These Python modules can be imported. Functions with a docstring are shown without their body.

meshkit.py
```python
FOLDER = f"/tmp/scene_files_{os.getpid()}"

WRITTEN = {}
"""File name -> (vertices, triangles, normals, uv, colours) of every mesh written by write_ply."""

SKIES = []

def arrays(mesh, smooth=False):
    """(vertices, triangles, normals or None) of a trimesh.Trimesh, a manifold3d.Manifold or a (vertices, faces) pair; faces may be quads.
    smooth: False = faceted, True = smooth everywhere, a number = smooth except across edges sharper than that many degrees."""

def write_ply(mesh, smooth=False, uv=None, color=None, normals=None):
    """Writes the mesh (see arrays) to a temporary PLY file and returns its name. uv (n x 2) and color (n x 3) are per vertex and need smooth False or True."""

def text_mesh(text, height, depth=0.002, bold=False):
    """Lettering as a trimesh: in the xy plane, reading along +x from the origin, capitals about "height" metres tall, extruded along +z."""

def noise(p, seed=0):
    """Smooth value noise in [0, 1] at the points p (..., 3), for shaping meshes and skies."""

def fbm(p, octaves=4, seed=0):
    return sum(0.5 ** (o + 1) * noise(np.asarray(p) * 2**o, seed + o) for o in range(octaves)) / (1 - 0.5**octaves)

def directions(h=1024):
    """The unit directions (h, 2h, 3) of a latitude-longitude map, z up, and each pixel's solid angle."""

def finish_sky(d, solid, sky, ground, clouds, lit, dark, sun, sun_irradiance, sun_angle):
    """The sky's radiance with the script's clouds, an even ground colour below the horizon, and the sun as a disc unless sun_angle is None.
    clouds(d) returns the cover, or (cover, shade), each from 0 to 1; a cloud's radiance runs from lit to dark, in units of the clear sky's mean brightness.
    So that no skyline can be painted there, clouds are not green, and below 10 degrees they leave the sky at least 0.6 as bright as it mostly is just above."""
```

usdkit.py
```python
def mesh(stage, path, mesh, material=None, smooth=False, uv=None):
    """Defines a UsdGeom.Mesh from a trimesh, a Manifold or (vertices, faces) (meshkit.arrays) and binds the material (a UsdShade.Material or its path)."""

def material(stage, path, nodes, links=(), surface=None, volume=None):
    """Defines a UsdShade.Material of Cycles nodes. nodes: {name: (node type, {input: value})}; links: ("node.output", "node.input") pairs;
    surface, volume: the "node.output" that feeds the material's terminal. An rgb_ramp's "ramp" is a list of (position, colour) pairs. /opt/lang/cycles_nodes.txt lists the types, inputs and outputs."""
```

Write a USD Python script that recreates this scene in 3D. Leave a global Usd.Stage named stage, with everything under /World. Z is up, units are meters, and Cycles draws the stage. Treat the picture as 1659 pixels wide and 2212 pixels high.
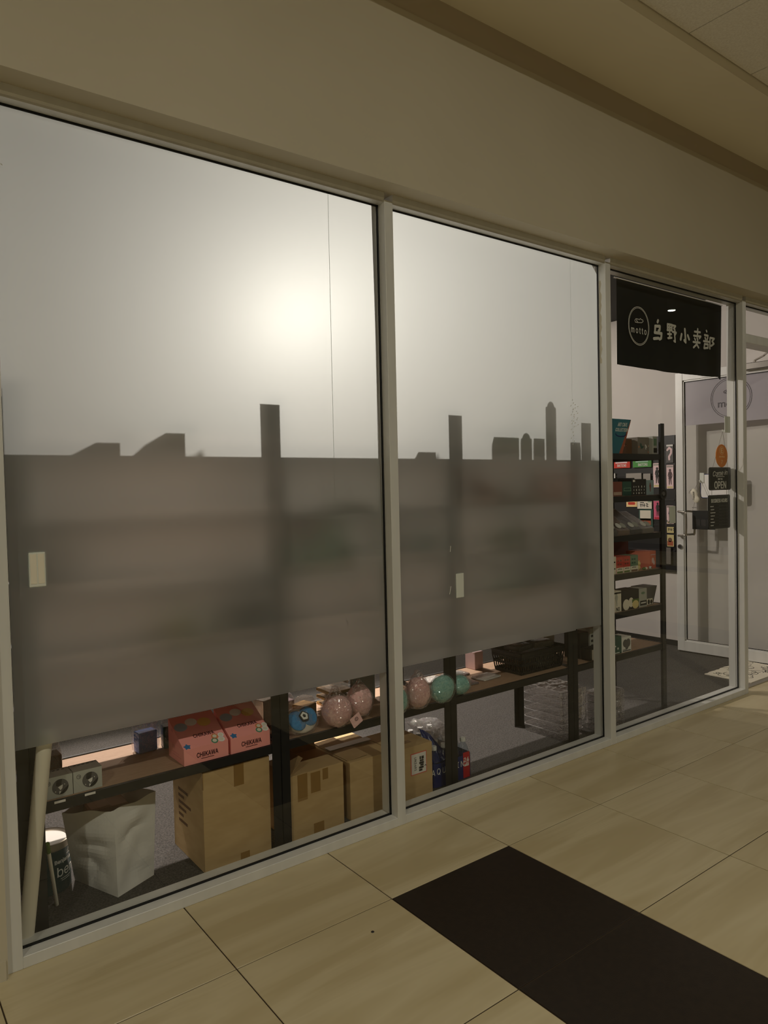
import math, random
import numpy as np, trimesh, usdkit, meshkit
from shapely import geometry as sg, ops as so, affinity as sa
from pxr import Usd, UsdGeom, UsdLux, Gf, Sdf
random.seed(7); np.random.seed(7)
PI = math.pi
stage = Usd.Stage.CreateInMemory()
UsdGeom.SetStageUpAxis(stage, 'Z'); UsdGeom.SetStageMetersPerUnit(stage, 1.0)
UsdGeom.Xform.Define(stage, '/World')
# ---------------------------------------------------------------- camera
YAW, PITCH, ROLL, FPX = math.radians(37.12502), math.radians(-1.77110), math.radians(-1.29718), 1564.888
EYE = np.array([0.0, -2.48028, 1.479])
fw = np.array([math.sin(YAW)*math.cos(PITCH), math.cos(YAW)*math.cos(PITCH), math.sin(PITCH)])
rt = np.array([math.cos(YAW), -math.sin(YAW), 0.0]); up = np.cross(rt, fw)
r2 = math.cos(ROLL)*rt + math.sin(ROLL)*up; u2 = -math.sin(ROLL)*rt + math.cos(ROLL)*up
cam = UsdGeom.Camera.Define(stage, '/World/camera')
cam.AddTransformOp().Set(Gf.Matrix4d(*r2, 0, *u2, 0, *(-fw), 0, *EYE, 1))
cam.CreateHorizontalApertureAttr(36.0); cam.CreateFocalLengthAttr(36.0*FPX/1659)
cam.CreateFStopAttr(0.0); cam.CreateClippingRangeAttr((0.05, 200.0))
cam.CreateExposureAttr(0.0)
# ---------------------------------------------------------------- lamps (each lamp's fixture is built with the ceilings below)
# position, radius, intensity, colour, aim (None: bare bulb; else a spotlight pointing at that place), cone half angle
SHOP_LAMPS = [((3.00, 2.70, 2.885), 0.055, 1480, (1.0, 0.90, 0.81), None, 0),
              ((3.95, 2.4, 2.885), 0.045, 420, (1.0, 0.91, 0.84), (6.0, .75, 1.0), 42),
              ((1.00, 2.0, 2.885), 0.05, 5600, (1.0, 0.88, 0.80), (1.1, .75, 0), 27), ((2.6, 2.0, 2.885), 0.05, 4200, (1.0, 0.89, 0.81), (2.8, .75, 0), 27)]
HALL_LAMPS = [(-3.0, -4.28, 4.40), (1.775, -4.28, 4.40), (11.40, -4.28, 4.40)]
HALL_W, HALL_R, HALL_C = 2550, 0.055, (1.0, 0.95, 0.79)
def downlight(path, r, w, c):
    L = UsdLux.DiskLight.Define(stage, path); L.CreateRadiusAttr(r); L.CreateIntensityAttr(w); L.CreateColorAttr(Gf.Vec3f(*c))
def lamp(path, pos, r, w, c, aim=None, cone=0):
    L = UsdLux.SphereLight.Define(stage, path); L.CreateRadiusAttr(r); L.CreateIntensityAttr(w); L.CreateColorAttr(Gf.Vec3f(*c))
    if aim is not None:
        sh = UsdLux.ShapingAPI.Apply(L.GetPrim()); sh.CreateShapingConeAngleAttr(cone); sh.CreateShapingConeSoftnessAttr(.35)
        d = -np.array(aim, float); d /= np.linalg.norm(d); ex = np.cross((0, 1, 0), d); ex /= np.linalg.norm(ex); ey = np.cross(d, ex)
        UsdGeom.Xformable(L).AddTransformOp().Set(Gf.Matrix4d(*ex, 0, *ey, 0, *d, 0, *pos, 1))
    else: UsdGeom.Xformable(L).AddTranslateOp().Set(Gf.Vec3d(*pos))
# ---------------------------------------------------------------- helpers
count = {}
def numbered(parent, name):
    k = (parent, name); n = count.get(k, 0); count[k] = n+1
    return f'{parent}/{name}' if n == 0 else f'{parent}/{name}_{n:03d}'
def keys(p, label=None, cat=None, group=None, kind=None):
    for k, v in (('label', label), ('category', cat), ('group', group), ('kind', kind)):
        if v: p.SetCustomDataByKey(k, v)
def obj(name, mesh, m, parent=None, smooth=False, label=None, cat=None, group=None, kind=None):
    path = numbered(str(parent.GetPath()) if parent else '/World', name)
    p = usdkit.mesh(stage, path, mesh, MAT[m] if isinstance(m, str) else m, smooth=smooth).GetPrim()
    keys(p, label, cat, group, kind); return p
def thing(name, label, cat=None, loc=(0, 0, 0), rotz=0, group=None, kind=None, parent=None):
    x = UsdGeom.Xform.Define(stage, numbered(str(parent.GetPath()) if parent else '/World', name))
    x.AddTranslateOp().Set(Gf.Vec3d(*map(float, loc))); x.AddRotateZOp().Set(math.degrees(rotz))
    keys(x.GetPrim(), label, cat, group, kind); return x.GetPrim()
def dup(root, loc, rotz=0, label=None, group=None):
    was = root.GetCustomData()
    name = root.GetName(); base = name[:-4] if name[-4:-3] == '_' and name[-3:].isdigit() else name
    x = UsdGeom.Xform.Define(stage, numbered('/World', base))
    x.GetPrim().GetReferences().AddInternalReference(root.GetPath())
    xf = UsdGeom.Xformable(x); xf.ClearXformOpOrder()
    x.GetPrim().GetAttribute('xformOp:translate').Set(Gf.Vec3d(*map(float, loc))); x.GetPrim().GetAttribute('xformOp:rotateZ').Set(math.degrees(rotz))
    xf.SetXformOpOrder([UsdGeom.XformOp(x.GetPrim().GetAttribute('xformOp:translate')), UsdGeom.XformOp(x.GetPrim().GetAttribute('xformOp:rotateZ'))])
    keys(x.GetPrim(), label or was['label'], was['category'], group or was.get('group')); x.GetPrim().SetInstanceable(True)
    return x.GetPrim()
cat_ = trimesh.util.concatenate
def bx(x0, x1, y0, y1, z0, z1):
    m = trimesh.creation.box((x1-x0, y1-y0, z1-z0)); m.apply_translation(((x0+x1)/2, (y0+y1)/2, (z0+z1)/2)); return m
def cbx(x0, x1, y0, y1, z0, z1, c=.002):            # chamfered box
    P = []
    for x, sx in ((x0, 1), (x1, -1)):
        for y, sy in ((y0, 1), (y1, -1)):
            for z, sz in ((z0, 1), (z1, -1)):
                P += [(x+sx*c, y+sy*c, z), (x+sx*c, y, z+sz*c), (x, y+sy*c, z+sz*c)]
    return trimesh.convex.convex_hull(np.array(P))
def hull(P): return trimesh.convex.convex_hull(np.array(P, float))
def cyl(r, p, q, n=16):
    return trimesh.creation.cylinder(radius=r, segment=(np.array(p, float), np.array(q, float)), sections=n)
def tube(pts, r, n=8):
    p = np.asarray(pts, float); t = np.gradient(p, axis=0); t /= np.linalg.norm(t, axis=1, keepdims=True)+1e-12
    ref = np.array([0, 0, 1.]) if abs(t[:, 2]).max() < .9 else (np.array([0, 1., 0]) if abs(t[:, 1]).max() < .9 else np.array([.577, .577, .577]))
    a = np.cross(t, ref); a /= np.linalg.norm(a, axis=1, keepdims=True)+1e-12; b = np.cross(t, a)
    ang = np.arange(n)*2*PI/n
    rr = np.broadcast_to(r, (len(p),))
    v = (p[:, None]+rr[:, None, None]*(np.cos(ang)[None, :, None]*a[:, None]+np.sin(ang)[None, :, None]*b[:, None])).reshape(-1, 3)
    f = []
    for i in range(len(p)-1):
        for j in range(n):
            A, B, C, D = i*n+j, i*n+(j+1) % n, (i+1)*n+(j+1) % n, (i+1)*n+j; f += [(A, B, C), (A, C, D)]
    k = len(v); v = np.vstack([v, p[0], p[-1]])
    for j in range(n): f += [(k, (j+1) % n, j), (k+1, (len(p)-1)*n+j, (len(p)-1)*n+(j+1) % n)]
    m = trimesh.Trimesh(v, f, process=False)
    if m.volume < 0: m.invert()
    return m
def lathe(prof, n=24):
    m = trimesh.creation.revolve(np.array(prof, float), sections=n)
    if m.volume < 0: m.invert()
    return m
def ext(poly, d):
    gs = getattr(poly, 'geoms', [poly])
    return cat_([trimesh.creation.extrude_polygon(g, d, engine='earcut') for g in gs if g.area > 1e-9])
def place(m, o, ex, ey, ez):                         # mesh coords -> world
    T = np.eye(4); T[:3, 0], T[:3, 1], T[:3, 2], T[:3, 3] = ex, ey, ez, o
    m = m.copy(); m.apply_transform(T); return m
def front(poly, x, y, z, d=.0008):                   # flat print on a face looking to -y; poly in metres, u right, v up
    return place(ext(poly, d) if not isinstance(poly, trimesh.Trimesh) else poly, (x, y, z), (1, 0, 0), (0, 0, 1), (0, -1, 0))
def side(poly, x, y, z, d=.0008):                    # flat print on a face looking to -x; u runs towards -y
    return place(ext(poly, d) if not isinstance(poly, trimesh.Trimesh) else poly, (x, y, z), (0, -1, 0), (0, 0, 1), (-1, 0, 0))
def rect(x0, y0, x1, y1, r=0):
    return sg.box(x0, y0, x1, y1) if r <= 0 else sg.box(x0+r, y0+r, x1-r, y1-r).buffer(r, 4)
def disc(x, y, rx, ry=None, n=24):
    return sa.scale(sg.Point(x, y).buffer(1, n//4), rx, ry or rx)
def ring(x, y, r, w, n=40): return sg.Point(x, y).buffer(r, n//4).difference(sg.Point(x, y).buffer(r-w, n//4))
def strokes(L, w): return so.unary_union([sg.LineString(l).buffer(w if not isinstance(l, tuple) else w, 3) if len(l) > 1 else sg.Point(l[0]).buffer(w*1.25, 4) for l in L])
def text(t, h, w=None, bold=False, d=.0008):
    m = meshkit.text_mesh(t, h, d, bold); m.apply_translation((-m.bounds[:, 0].mean(), -m.bounds[:, 1].mean(), 0))
    if w: m.apply_scale((w/(m.bounds[1, 0]-m.bounds[0, 0]), 1, 1))
    return m
def blob(r, c, n=3, amp=.12, fr=3, seed=0, sq=(1, 1, 1)):
    m = trimesh.creation.icosphere(n, 1.0); v = m.vertices
    k = 1+amp*(meshkit.fbm(v*fr+10, 3, seed)-.5)*2
    m.vertices = v*k[:, None]*np.array(sq)*r+np.array(c); return m
# ---------------------------------------------------------------- materials
MAT = {}
def lin(c):
    c = np.array(c, float)/255; return tuple(np.where(c <= .04045, c/12.92, ((c+.055)/1.055)**2.4))
def pm(name, rgb, rough=.6, srgb=True, **kw):
    c = lin(rgb) if srgb else rgb
    MAT[name] = usdkit.material(stage, '/World/Looks/'+name, {'p': ('principled_bsdf', {'base_color': c, 'roughness': rough, **kw})}, [], surface='p.BSDF'); return name
def nm(name, c1, c2, scale=8, rough=.6, bump=0, detail=3, dist=0, stretch=(1, 1, 1), lo=.35, hi=.65, bscale=None, coord='geometry.position', **kw):
    nd, so_ = coord.split('.')
    nodes = {'g': (nd, {}), 'mp': ('mapping', {'scale': stretch}), 'n': ('noise_texture', {'scale': scale, 'detail': detail, 'distortion': dist}),
             'r': ('rgb_ramp', {'ramp': [(0, lin(c1)), (lo, lin(c1)), (hi, lin(c2)), (1, lin(c2))]}), 'p': ('principled_bsdf', {'roughness': rough, **kw})}
    links = [('g.'+so_, 'mp.vector'), ('mp.vector', 'n.vector'), ('n.fac', 'r.fac'), ('r.color', 'p.base_color')]
    if bump:
        nodes['n2'] = ('noise_texture', {'scale': bscale or scale*6, 'detail': 2}); nodes['b'] = ('bump', {'strength': bump, 'distance': .002})
        links += [('g.'+so_, 'n2.vector'), ('n2.fac', 'b.height'), ('b.normal', 'p.normal')]
    MAT[name] = usdkit.material(stage, '/World/Looks/'+name, nodes, links, surface='p.BSDF'); return name
nm('hall_paint', (196, 187, 165), (202, 193, 171), 1.2, .7, .05, bscale=160)
nm('band_paint', (186, 173, 150), (191, 178, 155), 1.2, .7, .05, bscale=160)
nm('ceiling_tile', (236, 231, 222), (246, 242, 234), 90, .9, .35, bscale=260)
pm('ceiling_grid', (92, 86, 76), .7)
pm('grout', (62, 48, 32), .9)
nm('dark_tile', (35, 26, 17), (42, 32, 22), 40, .42, .12, bscale=300)
nm('carpet', (42, 40, 38), (80, 76, 72), 130, .95, .3, detail=4, bscale=420)
nm('shop_paint', (206, 200, 193), (212, 206, 199), 1.5, .75, .05, bscale=120)
pm('shop_ceiling', (48, 48, 47), .8)
pm('black_plastic', (17, 17, 18), .45)
nm('aluminium', (214, 213, 208), (221, 220, 215), 5, .42, stretch=(3, 3, .4), metallic=.08)
pm('gasket', (8, 9, 10), .55)
pm('white_plastic', (222, 224, 214), .45)
pm('chrome', (205, 203, 198), .22, metallic=1.0)
pm('brushed', (188, 182, 172), .3, metallic=1.0)
# beige porcelain floor tiles: a few variants of soft diagonal veining
for k in range(6):
    a = [.55, -.5, .75, 2.3, .3, -.9][k]
    MAT[f'tile_{k}'] = usdkit.material(stage, f'/World/Looks/tile_{k}', {
        'g': ('geometry', {}), 'mp': ('mapping', {'rotation': (0, 0, a), 'location': (k*3.1, k*1.7, 0), 'scale': (.55, 4.6, 1)}),
        'n': ('noise_texture', {'scale': 1.35, 'detail': 4, 'roughness': .55, 'distortion': .5}),
        'r': ('rgb_ramp', {'ramp': [(0, lin((180, 163, 124))), (.4, lin((194, 178, 140))), (.56, lin((208, 194, 159))), (.7, lin((193, 177, 138))), (1, lin((214, 201, 170)))]}),
        'n2': ('noise_texture', {'scale': 60, 'detail': 2}), 'b': ('bump', {'strength': .06, 'distance': .001}),
        'p': ('principled_bsdf', {'roughness': .36, 'specular_ior_level': .4})},
        [('g.position', 'mp.vector'), ('mp.vector', 'n.vector'), ('n.fac', 'r.fac'), ('r.color', 'p.base_color'), ('g.position', 'n2.vector'), ('n2.fac', 'b.height'), ('b.normal', 'p.normal')], surface='p.BSDF')
SCHLICK = ({'lw': ('layer_weight', {'blend': .5}), 'pw': ('math', {'math_type': 'power', 'value2': 5.0})}, [('lw.facing', 'pw.value1'), ('pw.value', 'ad.value1'), ('ad.value', 'm.fac')])
def glassmat(name, tint=(1, 1, 1), rough=0.0, f0=.07):
    MAT[name] = usdkit.material(stage, '/World/Looks/'+name, {
        't': ('transparent_bsdf', {'color': tint}), 'g': ('glossy_bsdf', {'color': (1, 1, 1), 'roughness': rough}), **SCHLICK[0],
        'ad': ('math', {'math_type': 'multiply_add', 'value2': 1-f0, 'value3': f0}), 'm': ('mix_closure', {})},
        SCHLICK[1]+[('t.BSDF', 'm.closure1'), ('g.BSDF', 'm.closure2')], surface='m.closure')
glassmat('pane_glass', (.92, .93, .92), f0=.05)
glassmat('clear_plastic', (.95, .94, .94), .06, .05)
def wrapmat(name, tint, milky, scale=30, strength=.9, f0=.09):      # crinkled clear film: clear, a little milky, wrinkled glints
    MAT[name] = usdkit.material(stage, '/World/Looks/'+name, {
        't': ('transparent_bsdf', {'color': tint}), 'd': ('diffuse_bsdf', {'color': (.8, .79, .78)}), 'x': ('mix_closure', {'fac': milky}),
        'tc': ('geometry', {}), 'n': ('noise_texture', {'scale': scale, 'detail': 2, 'distortion': 1.2}), 'b': ('bump', {'strength': strength, 'distance': .012}),
        'g': ('glossy_bsdf', {'color': (1, 1, 1), 'roughness': .07}), **SCHLICK[0], 'ad': ('math', {'math_type': 'multiply_add', 'value2': 1-f0, 'value3': f0}), 'm': ('mix_closure', {})},
        SCHLICK[1]+[('t.BSDF', 'x.closure1'), ('d.BSDF', 'x.closure2'), ('tc.position', 'n.vector'), ('n.fac', 'b.height'), ('b.normal', 'g.normal'),
         ('x.closure', 'm.closure1'), ('g.BSDF', 'm.closure2')], surface='m.closure')
wrapmat('tray_plastic', (.95, .94, .94), .012, 38, .8, .14)
wrapmat('clear_wrap', (.96, .95, .95), .035, 45, 1.0, .12)
pm('hall_dark', (74, 70, 64), .8)
# frosted privacy film: diffuse transmission, a blurring rough transmission, a little front reflection
def filmmat(name, wide, narrow, refl, tint=(1, 1, 1), rw=.74, rn=.45):
    MAT[name] = usdkit.material(stage, '/World/Looks/'+name, {
        'a': ('translucent_bsdf', {'color': tuple(np.array(tint)*.86)}),
        'w': ('principled_bsdf', {'base_color': tint, 'roughness': rw, 'transmission_weight': 1.0, 'thin_wall': 1, 'ior': 1.35, 'specular_ior_level': .3}),
        'b': ('principled_bsdf', {'base_color': tint, 'roughness': rn, 'transmission_weight': 1.0, 'thin_wall': 1, 'ior': 1.35}),
        'c': ('diffuse_bsdf', {'color': tuple(np.array(tint)*.72)}), 'm0': ('mix_closure', {'fac': wide}), 'm1': ('mix_closure', {'fac': narrow}), 'm2': ('mix_closure', {'fac': refl})},
        [('a.BSDF', 'm0.closure1'), ('w.BSDF', 'm0.closure2'), ('m0.closure', 'm1.closure1'), ('b.BSDF', 'm1.closure2'), ('m1.closure', 'm2.closure1'), ('c.BSDF', 'm2.closure2')], surface='m2.closure')
filmmat('frosted_film', .56, .062, .12, (.86, .90, .885))
filmmat('lilac_film', .3, .06, .45, (.93, .89, .96))
pm('print_dark', (34, 31, 30), .6); pm('print_light', (226, 224, 216), .6)
# ================================================================= THE SETTING: corridor
def sbox(name, m, *b, label=None, parent=None): return obj(name, bx(*b), m, parent, label=label, kind=None if parent else 'structure')
fl = thing('floor', 'corridor floor of large beige porcelain tiles with a strip of dark brown tiles', kind='structure')
obj('grout_bed', bx(-4, 16, -9, .02, -.03, -.0025), 'grout', fl)
TX, TY, T = .942, -.4245, .61
rng = random.Random(3)
def tile(x0, x1, y0, y1, m):
    g = .002; c = .0012; b = -.02
    P = [(x0+g, y0+g, b), (x1-g, y0+g, b), (x1-g, y1-g, b), (x0+g, y1-g, b), (x0+g, y0+g, -c), (x1-g, y0+g, -c), (x1-g, y1-g, -c), (x0+g, y1-g, -c),
         (x0+g+c, y0+g+c, 0), (x1-g-c, y0+g+c, 0), (x1-g-c, y1-g-c, 0), (x0+g+c, y1-g-c, 0)]
    F = [(0, 1, 5, 4), (1, 2, 6, 5), (2, 3, 7, 6), (3, 0, 4, 7), (4, 5, 9, 8), (5, 6, 10, 9), (6, 7, 11, 10), (7, 4, 8, 11), (8, 9, 10, 11)]
    return obj('tile', (np.array(P), np.array(F)), m, fl, label='dark brown tile' if m == 'dark_tile' else None)
for i in range(-5, 22):
    for j in range(-1, 10):
        y1 = TY-j*T if j >= 0 else .112; y0 = TY-(j+1)*T
        dark = i % 8 == 1 and j >= 0
        tile(TX+i*T, TX+(i+1)*T, y0, y1, 'dark_tile' if dark else f'tile_{rng.randrange(6)}')
# bulkhead wall over the shopfront: front face y=-.095
wf = thing('wall_front', 'taupe painted bulkhead wall above the shopfront', kind='structure')
obj('bulkhead', cat_([bx(-4, 16, -.095, .115, 2.748, 3.481)]), 'hall_paint', wf)
obj('upper_wall', bx(-4, 16, -.089, .115, 3.481, 3.605), 'band_paint', wf, label='narrow recessed band of wall at the soffit')
obj('pier', cat_([bx(-4, .372, -.02, .30, 0, 2.748), bx(-4, .366, -.026, .02, 0, .06)]), 'hall_paint', wf, label='plastered pier left of the shopfront')
obj('pier', bx(6.0, 16, -.02, .115, 0, 2.748), 'hall_paint', wf)
nm('soffit_paint', (236, 228, 208), (242, 234, 214), 1.2, .75, .05, bscale=160)
sf = obj('trim_1', bx(-4, 16, -.545, -.08, 3.602, 3.72), 'soffit_paint', label='plain taupe soffit strip along the edge of the corridor ceiling', kind='structure')
ce = thing('ceiling', 'corridor ceiling of speckled mineral fibre tiles', kind='structure')
obj('backing', bx(-4, 16, -.95, -.545, 3.664, 3.72), 'ceiling_grid', ce)
for i in range(-7, 12):
    for j in range(1):
        x0 = 3.381+i*.61; y1 = -.549-j*.61
        obj('ceiling_tile', cbx(x0+.003, x0+.607, y1-.37, y1, 3.654, 3.68, .002), 'ceiling_tile', ce)
obj('upstand', bx(-4, 16, -.97, -.92, 3.65, 5.4), 'hall_paint', ce)
obj('high_ceiling', bx(-4, 16, -9, -.95, 5.3, 5.4), 'hall_paint', ce)
sbox('wall_back', 'hall_dark', -4, 16, -9.1, -9, 0, 5.4, label='far side wall of the corridor behind the camera')
sbox('wall_left', 'hall_paint', -4.1, -4, -9.1, .3, 0, 5.4, label='corridor end wall on the left')
sbox('wall_right', 'hall_paint', 16, 16.1, -9.1, .3, 0, 5.4, label='corridor end wall on the right')
pm('lamp_trim', (210, 205, 196), .5)
for k, p in enumerate(HALL_LAMPS):
    t = thing('hall_downlight', 'white cylinder pendant downlight below the high corridor ceiling', 'lamp', p, group='corridor lamps behind the camera')
    obj('canopy', lathe([(0, .89), (.012, .89), (.012, .24), (.065, .235), (.065, -.004), (.058, -.004), (.058, .004), (0, .004)], 20), 'lamp_trim', t)
    downlight(str(t.GetPath())+'/bulb', HALL_R, HALL_W, HALL_C)
# ================================================================= THE SHOPFRONT FRAME (front face y=0, back y=.115, glass at y=.055)
HB, HT, SB = 2.708, 2.752, .038
def frame_bar_v(x0, x1, z0, z1): return cat_([cbx(x0, x1, 0, .047, z0, z1, .0015), cbx(x0+.002, x1-.002, .047, .065, z0, z1, .001), cbx(x0, x1, .065, .115, z0, z1, .0015)])
def head_bar(x0, x1, zb, zt):
    P = [(0, zt), (0, zb+.016), (.006, zb+.008), (.006, zb), (.115, zb), (.115, zt)]
    m = ext(sg.Polygon(P), x1-x0); return place(m, (x0, 0, 0), (0, 1, 0), (0, 0, 1), (1, 0, 0))
def gaskets(x0, x1, z0, z1):
    s = .0075; y0, y1 = .046, .0515
    return cat_([bx(x0, x1, y0, y1, z0, z0+s), bx(x0, x1, y0, y1, z1-s, z1), bx(x0, x0+s, y0, y1, z0, z1), bx(x1-s, x1, y0, y1, z0, z1)])
def quad_y(x0, x1, y, z0, z1): return trimesh.Trimesh([(x0, y, z0), (x1, y, z0), (x1, y, z1), (x0, y, z1)], [(0, 1, 2), (0, 2, 3)], process=False)
PANES = [(.418, 1.917), (1.962, 3.457), (3.504, 4.988)]
for k, (x0, x1) in enumerate(PANES):
    w = thing(f'window_{k+1}', ['left shopfront window, fixed pane under frosted film', 'middle shopfront window, fixed pane under frosted film', 'right shopfront window of clear glass beside the doorway'][k], kind='structure')
    obj('mullion', frame_bar_v(*[(.372, .418), (1.917, 1.962), (3.457, 3.504)][k], 0, HB+.01), 'aluminium', w)
    if k == 2: obj('mullion', frame_bar_v(4.988, 5.035, 0, HB+.01), 'aluminium', w)
    obj('head_rail', head_bar(x0, x1, HB, HT), 'aluminium', w)
    obj('sill_rail', cat_([cbx(x0, x1, 0, .115, 0, SB, .0015)]), 'aluminium', w)
    obj('gasket', gaskets(x0, x1, SB, HB), 'gasket', w)
    obj('glass_pane', quad_y(x0, x1, .0545, SB, HB), 'pane_glass', w)
    if k == 0:
        obj('frosted_film', trimesh.Trimesh([(.427, .0500, .676), (1.660, .0500, .676), (1.664, .0500, HB-.004), (.427, .0500, HB-.004)], [(0, 1, 2), (0, 2, 3)], process=False), 'frosted_film', w)
        obj('frosted_film', trimesh.Trimesh([(1.657, .0494, .676), (1.908, .0494, .676), (1.884, .0494, HB-.004), (1.661, .0494, HB-.004)], [(0, 1, 2), (0, 2, 3)], process=False), 'frosted_film', w)
    if k == 1:
        obj('frosted_film', trimesh.Trimesh([(1.970, .0500, .682), (3.220, .0500, .682), (3.216, .0500, HB-.004), (1.970, .0500, HB-.004)], [(0, 1, 2), (0, 2, 3)], process=False), 'frosted_film', w)
        obj('frosted_film', trimesh.Trimesh([(3.217, .0494, .688), (3.446, .0494, .680), (3.446, .0494, HB-.05), (3.40, .0494, HB-.004), (3.213, .0494, HB-.004)], [(0, 1, 2), (0, 2, 3), (0, 3, 4)], process=False), 'frosted_film', w)
    marks = {0: [[(.45, 2.52), (.453, 2.517)]],
             1: [[(3.215+.013*math.sin(q*2.3), 1.70+.016*q), (3.219+.013*math.sin(q*2.3), 1.706+.016*q)] for q in range(16)]+[[(3.24+.02*math.sin(q*1.7), 1.80+.009*q), (3.246+.02*math.sin(q*1.7), 1.803+.009*q)] for q in range(14)]+[[(2.30, 1.18), (2.304, 1.205)], [(2.292, .98), (2.30, 1.015)]]}
    if k < 2: obj('film_marks', front(strokes(marks[k], .0016), 0, .0492, 0, .0003), 'print_light', w, label='small pale scuffs and bubbles in the film', kind='stuff')
    if k == 1: obj('glue_residue', side(sg.Polygon([(0, 0)]+[(.012+.004*math.sin(q*2.1)+.003*math.sin(q*5.3), .02*q) for q in range(24)]+[(0, .46)]), 3.457, .042, 2.16, .0004), 'hall_paint', w, label='ragged pale glue residue on the mullion')
obj('dark_speck', lathe([(0, .0002), (.006, .0002), (.004, .002), (0, .0025)], 10).apply_translation((1.3815, -.5396, 0)), 'print_dark', label='small dark speck on a beige tile left of the dark tiles', cat='speck')
w4 = thing('window_4', 'narrow transom light above the shop doorway', kind='structure')
DX0, DX1 = 5.035, 5.945
obj('head_rail', head_bar(DX0, DX1, HB, HT), 'aluminium', w4)
obj('transom_bar', cbx(DX0, DX1, 0, .115, 2.436, 2.496, .0015), 'aluminium', w4)
obj('gasket', gaskets(DX0, DX1, 2.496, HB), 'gasket', w4)
obj('glass_pane', quad_y(DX0, DX1, .0545, 2.496, HB), 'pane_glass', w4)
obj('jamb', frame_bar_v(5.945, 5.992, 0, HB+.01), 'aluminium', w4)
sbox('trim_2', 'brushed', 5.035, 5.945, .06, .115, 0, .006, label='thin metal threshold strip in the shop doorway')
# ================================================================= THE SHOP ROOM
XL, XR, YB, ZC = -3.2, 6.05, 4.6, 3.05
sbox('floor_carpet', 'carpet', XL, XR, .112, YB, -.02, .001, label='grey carpet inside the shop')
sbox('wall_shop_right', 'shop_paint', XR, XR+.1, .115, YB, 0, 3.3, label='pale painted side wall of the shop behind the open door')
pm('shop_rear', (200, 192, 182), .8)
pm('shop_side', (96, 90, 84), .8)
sbox('wall_shop_back', 'shop_rear', XL, XR, YB, YB+.1, 0, 3.3, label='pale painted rear wall of the shop')
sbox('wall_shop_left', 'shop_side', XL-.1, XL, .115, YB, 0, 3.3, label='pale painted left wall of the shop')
sbox('ceiling_shop', 'shop_ceiling', XL, XR, .115, YB, ZC, ZC+.05, label='dark painted shop ceiling')
sbox('baseboard_right', 'black_plastic', XR-.006, XR, .2, YB, 0, .05, label='thin black base along the shop side wall')
for k, (p, r, w, c, aim, cone) in enumerate(SHOP_LAMPS):
    t = thing('spotlight', 'black ceiling spotlight inside the shop', 'spotlight', p, group='ceiling spotlights of the shop')
    obj('housing', lathe([(0, .15), (.035, .15), (.035, .145), (.012, .14), (.012, .10), (.05, .095), (.055, .06), (0, .06)], 16), 'black_plastic', t)
    lamp(str(t.GetPath())+'/bulb', (0, 0, 0), r, w, c, None if aim is None else np.array(aim)-np.array(p), cone)
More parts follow.
